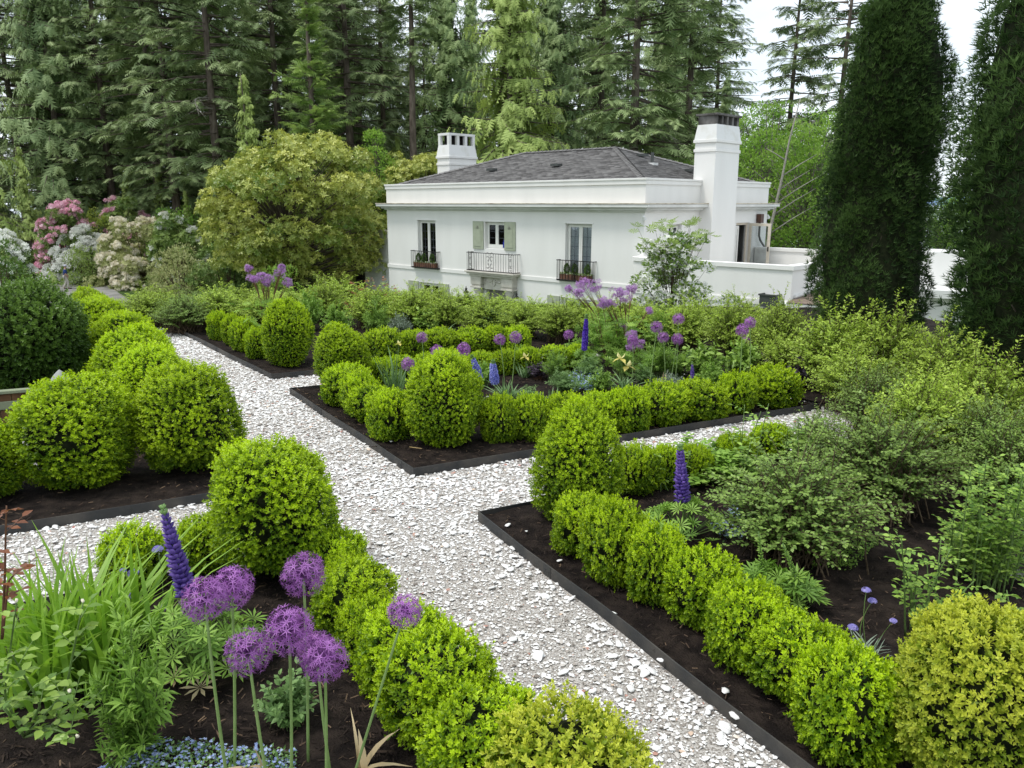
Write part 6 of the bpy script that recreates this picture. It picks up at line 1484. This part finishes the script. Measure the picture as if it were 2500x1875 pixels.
rose('rose_bush', [[W(60, 1800, 3.0), W(160, 1690, 2.95), W(185, 1560, 2.9), W(203, 1470, 2.9)], [W(60, 1800, 3.0), W(100, 1720, 2.9), W(60, 1650, 2.85), W(30, 1600, 2.8)], [W(60, 1800, 3.0), W(200, 1740, 2.9), W(170, 1690, 2.8)], [W(60, 1800, 3.0), W(20, 1740, 2.8), W(-20, 1690, 2.8)], [W(60, 1800, 3.0), W(130, 1780, 2.8), W(190, 1800, 2.7)], [W(60, 1800, 3.0), W(10, 1700, 2.9), W(40, 1470, 2.7)]], 'rose stems with round green leaves in the lower left corner', 461, leaf=.052, bud='cream_petal', density=8)
rose('rose_bush', [[W(5, 1560, 3.2), W(12, 1400, 3.2), W(14, 1290, 3.2), W(16, 1235, 3.2)], [W(5, 1560, 3.2), W(20, 1420, 3.2), W(45, 1390, 3.2)]], 'upright rose shoot with red young leaves at the left edge', 462, 'red_leaf', .05, density=6)
def near_rose(bb, label, seed, n=9, leaf=.05, bud=None, dens=8):
    xl, xr, yt, yb = bb; g = G((xl + xr) / 2, yb, .04); rng = np.random.default_rng(seed); Yd = g[1] + .12; base = (g[0], Yd, .04); S = []
    for i in range(n):
        x = xl + (xr - xl) * (i + rng.random()) / n; y = yt + (yb - yt) * rng.random() ** 1.5 * .6; d = Yd + rng.uniform(-.25, .25); X, z = HZ(x, y, d); z = max(.12, z); b_ = (base[0] * .5 + X * .5 + rng.normal() * .05, Yd * .6 + d * .4, .04); b_ = base if i == 0 else b_; S.append([b_, (b_[0] * .5 + X * .5, (b_[1] + d) / 2, z * .6), (X, d, z)])
    return rose('rose_bush', S, label, seed, leaf=leaf, bud=bud, density=dens)
near_rose((2150, 2400, 1290, 1560), 'rose with upright green buds behind the yellowish box ball', 463, 9, .045, 'herb', 7)
wr = near_rose((2350, 2540, 1120, 1460), 'leafy rose with a white bloom at the right edge', 464, 30, .042, None, 14)
near_rose((2440, 2600, 1430, 1690), 'rose leaves at the lower right edge beside the box ball', 465, 8, .05, None, 8)
rng = np.random.default_rng(5); e = sph(rng, 60, -.2); A = Acc().add(*scatter(LEAF6, e * .012, e + Z1 * .2, e, .045 * rng.uniform(.7, 1.1, 60), rng.random(60))); X, z = HZ(2488, 1410, 5.0); o = link('bloom', A.mesh('bloom', 'white_petal'), wr); o.location = Vector((X, 5.0, z)) - wr.location
near_rose((2390, 2560, 1030, 1230), 'leafy rose below the right cypress trunk', 470, 24, .042, None, 12)
near_rose((2300, 2440, 1230, 1420), 'low rose leaves between the budded rose and the white rose', 472, 14, .042, None, 10)
near_rose((1560, 1720, 1080, 1215), 'thin rose shoots with red tips before the cross path', 466, 4, .045, None, 5)
near_rose((1760, 1900, 985, 1190), 'tall rose shoots with pale leaves at the end of the cross path', 467, 5, .055, None, 5)
near_rose((1895, 2010, 985, 1160), 'rose shoots with fresh leaves beside the loose shrubs', 468, 6, .05, None, 6)
tr_ = near_rose((835, 965, 668, 800), 'rose with coppery red young leaves in the far bed', 469, 8, .07, None, 7); [c for c in tr_.children if c.name.startswith('leaves')][0].data.materials[0] = M['red_leaf']
place_px((1560, 1900, 1080, 1190), HERBS['green'], (.6, .5), 'low green plants under the rose shoots', 'perennial', 'perennial'); place_px((1900, 2020, 1020, 1130), blade_parts(471, 120, .45, .016, .6, 'blade'), (.55, .45), 'tuft of bright grass leaves beside the loose shrubs', 'grass tuft', 'grass_tuft')
# ---- scabious
def scab(base_px, heads, label, seed, leaves='grey'):
    rng = np.random.default_rng(seed); g = G(*base_px, .04); t = thing('scabious', label, 'scabious', (g[0], g[1], .04)); A = Acc()
    for (x, y, r) in heads:
        Yd = g[1] + rng.uniform(-.1, .1); X, z = HZ(x, y, Yd); c = np.array([X - g[0], Yd - g[1], z - .04]); stem_curve(t, (rng.normal() * .03, rng.normal() * .03, 0), c, .0028, 'green_stem', rng.uniform(-.05, .05), 'stem', 4); s = r * Yd / FPX; n = 46; e = sph(rng, n, -.1); A.add(*scatter(STAR5, c + e * s * [.75, .75, .4], e + Z1 * .4, rng.normal(size=(n, 3)), s * .42, rng.random(n)))
    link('flowers', A.mesh('flowers', 'scabiosa'), t); V, F, T = blades(seed, 60, .16, .014, .9, .7, .05); link('leaves', np_mesh('leaves', V, F, 'grey_leaf' if leaves == 'grey' else 'herb', T), t)
scab((2110, 1615), [(2115, 1440, 13), (2130, 1466, 13), (2082, 1531, 15), (2181, 1515, 11)], 'lavender scabious with pale leaves in the right bed', 481)
scab((370, 1560), [(325, 1398, 17), (323, 1452, 17), (385, 1340, 16), (342, 1482, 11), (399, 1482, 15), (300, 1392, 10)], 'lavender scabious beside the violet lupine', 482, 'g')
# ---- mats of small blue flowers
def mat_of(poly_px, n, label, seed, petal='blue_petal', hgt=.05, fl=.012, leaf='herb_blue'):
    rng = np.random.default_rng(seed); xs_ = [p[0] for p in poly_px]; ys_ = [p[1] for p in poly_px]; q = np.column_stack([rng.uniform(min(xs_), max(xs_), n * 3), rng.uniform(min(ys_), max(ys_), n * 3)]); q = q[in_poly(q[:, 0], q[:, 1], poly_px)][:n]
    P = np.array([[*G(x, y, .05), .05] for x, y in q]); c = P.mean(0); t = thing('flower_mat', label, 'ground cover', (c[0], c[1], .05)); P = P - c; m_ = len(P); P[:, 2] = rng.random(m_) * hgt; k = rng.random(m_) < .36
    A = Acc().add(*scatter(STAR5, P[k] + Z1 * .01, Z1 + rng.normal(size=(k.sum(), 3)) * .3, rng.normal(size=(k.sum(), 3)), fl * rng.uniform(.7, 1.2, k.sum()), rng.random(k.sum()))); L = Acc().add(*scatter(LEAF2, P, rng.normal(size=(m_, 3)) + Z1 * .6, Z1 + rng.normal(size=(m_, 3)) * .5, fl * 1.8 * rng.uniform(.7, 1.3, m_), rng.random(m_))); o = link('flowers', A.mesh('flowers', petal), t); stuff(o); stuff(link('leaves', L.mesh('leaves', leaf), t))
mat_of([(230, 1900), (390, 1815), (560, 1835), (720, 1845), (740, 1930), (230, 1930)], 1900, 'mat of sky blue flowers along the bottom edge', 491)
mat_of([(1375, 930), (1420, 918), (1480, 935), (1470, 958), (1390, 960)], 900, 'lavender blue flower mat in the central bed', 492, fl=.028, hgt=.10)
mat_of([(1730, 1290), (1800, 1235), (1860, 1265), (1830, 1320), (1770, 1320)], 800, 'thin mat of pale blue flowers under the nearest loose shrub', 493, fl=.014)
mat_of([(1960, 1340), (2080, 1290), (2150, 1330), (2080, 1395), (1980, 1390)], 1200, 'fine green ground cover under the nearest loose shrub', 494, fl=.010, petal='herb', leaf='herb')
A = Acc().add(*blades(495, 14, .16, .02, 1.0, 1.0, .02)); o = tag(link('withered_leaves', A.mesh('withered_leaves', 'straw'), None, (*G(1618, 955), .04)), 'withered straw coloured leaves inside the central hedge', 'leaves'); o.scale = (1.6, 1.6, 1.6)
A = Acc().add(*blades(496, 6, .26, .03, .9, 1.0, .02)); tag(link('withered_leaves', A.mesh('withered_leaves', 'straw'), None, (*G(880, 1905), .04)), 'withered allium leaves at the bottom edge', 'leaves')
A = Acc().add(*blades(497, 5, .22, .03, .9, 1.0, .02)); tag(link('withered_leaves', A.mesh('withered_leaves', 'straw'), None, (*G(655, 1905), .04)), 'withered pale leaves among the allium stems', 'leaves')
p = np.array([G(1000, 1093, .06), G(1030, 1098, .06)]); tag(link('stick', np_mesh('stick', *tube([(0, 0, 0), (p[1][0] - p[0][0], p[1][1] - p[0][1], .004)], .006, 5), 'straw'), None, (p[0][0], p[0][1], .068)), 'short pale stick lying on the mulch before the corner mound', 'stick')
# ================================================================== FENCE, STONE EGG, PERSON
f0 = G(-90, 1048, .04); f1 = G(100, 1030, .04); L = float(np.linalg.norm(f1 - f0)); ft = thing('wooden_fence', 'low wooden fence with brown boards and green rails', 'fence', (f0[0], f0[1], 0), math.atan2(f1[1] - f0[1], f1[0] - f0[0])); H_ = HZ(40, 954, (f0[1] + f1[1]) / 2)[1]
k = 6
for i in range(k):
    V, F = boxes([(L * i / k + .004, L * (i + 1) / k - .004, -.012 + .003 * (i % 2), .014, 0, H_ - .04)]); link('board', pyd('board', V, F, 'fence_brown'), ft)
for z0, z1, d in ((H_ - .04, H_, .05), (H_ * .50, H_ * .50 + .10, .03)):
    V, F = boxes([(-.05, L + .05, -d, d, z0, z1)] if z1 == H_ else [(-.02, L + .02, -d, -.0125, z0, z1)]); o = link('rail', pyd('rail', V, F, 'fence_green'), ft); md = o.modifiers.new('bevel', 'BEVEL'); md.width = .006
g = G(146, 1000, .0); prof = [(.0 + .105 * math.sin(t * PI) ** .9 * (1.08 - .25 * t) + .001, .26 * t) for t in np.linspace(0, 1, 14)]; V, F = lathe(prof, 20); o = tag(link('stone_egg', pyd('stone_egg', V, F, 'egg_stone', True), None, (HZ(146, 915, 8.6)[0], 8.6, HZ(146, 899, 8.6)[1] - .30)), 'smooth grey stone egg behind the box ball at left', 'ornament'); o.scale = (1.05, 1.05, 1.1)
V, F = lathe([(.10, -.5), (.10, -.02), (.06, .02)], 12); q = link('plinth', pyd('plinth', V, F, 'egg_stone'), o)
def skin(name, J, E_, R_, mat, parent, sub_=1):
    me = bpy.data.meshes.new(name); me.from_pydata(J, E_, []); me.materials.append(M[mat]); o = link(name, me, parent); md = o.modifiers.new('skin', 'SKIN'); sv = me.skin_vertices[0].data
    for i, r in enumerate(R_): sv[i].radius = (r, r)
    sv[0].use_root = True; md.use_smooth_shade = True; s2 = o.modifiers.new('sub', 'SUBSURF'); s2.levels = sub_; s2.render_levels = sub_; return o
pg = G(164, 706, LOW); pt = thing('person', 'person in a pale cap, blue top and light trousers walking on the drive', 'person', (pg[0], pg[1], LOW + .02), -.9)
J = [(0, 0, .95), (0, 0, 1.15), (0, 0, 1.38), (0, .02, 1.50), (0, .06, 1.62), (0, .05, 1.72), (.18, 0, 1.40), (.23, -.03, 1.14), (.22, .10, .92), (.22, .13, .84), (-.18, 0, 1.40), (-.23, .05, 1.14), (-.20, .20, .96), (-.20, .23, .89), (.09, 0, .90), (.10, .10, .50), (.10, .06, .09), (.10, .18, .04), (-.09, 0, .90), (-.10, .02, .50), (-.10, -.18, .12), (-.10, -.08, .04)]
E_ = [(0, 1), (1, 2), (2, 3), (3, 4), (4, 5), (2, 6), (6, 7), (7, 8), (8, 9), (2, 10), (10, 11), (11, 12), (12, 13), (0, 14), (14, 15), (15, 16), (16, 17), (0, 18), (18, 19), (19, 20), (20, 21)]
skin('body', J, E_, [.13, .12, .13, .055, .095, .08, .06, .045, .035, .035, .06, .045, .035, .035, .085, .06, .045, .04, .085, .06, .045, .04], 'skin', pt)
skin('blue_top', [J[i] for i in (0, 1, 2, 6, 7, 10, 11)], [(0, 1), (1, 2), (2, 3), (3, 4), (2, 5), (5, 6)], [.16, .15, .155, .085, .07, .085, .07], 'cloth_blue', pt)
skin('trousers', [J[i] for i in (0, 14, 15, 16, 18, 19, 20)], [(0, 1), (1, 2), (2, 3), (0, 4), (4, 5), (5, 6)], [.155, .11, .085, .07, .11, .085, .07], 'cloth_pale', pt)
V, F = lathe([(.118, 0), (.115, .06), (.07, .12), (.01, .13)], 12); o = link('cap', pyd('cap', V, F, 'cloth_cap', True), pt, (0, .055, 1.66)); V, F = boxes([(-.08, .08, .08, .2, -.005, .012)]); link('cap_peak', pyd('cap_peak', V, F, 'cloth_cap'), o)
for j in (17, 21):
    V, F = boxes([(-.05, .05, -.12, .12, -.04, .04)]); o = link('shoe', pyd('shoe', V, F, 'shoe'), pt, (J[j][0], J[j][1], .045)); md = o.modifiers.new('bevel', 'BEVEL'); md.width = .03; md.segments = 3
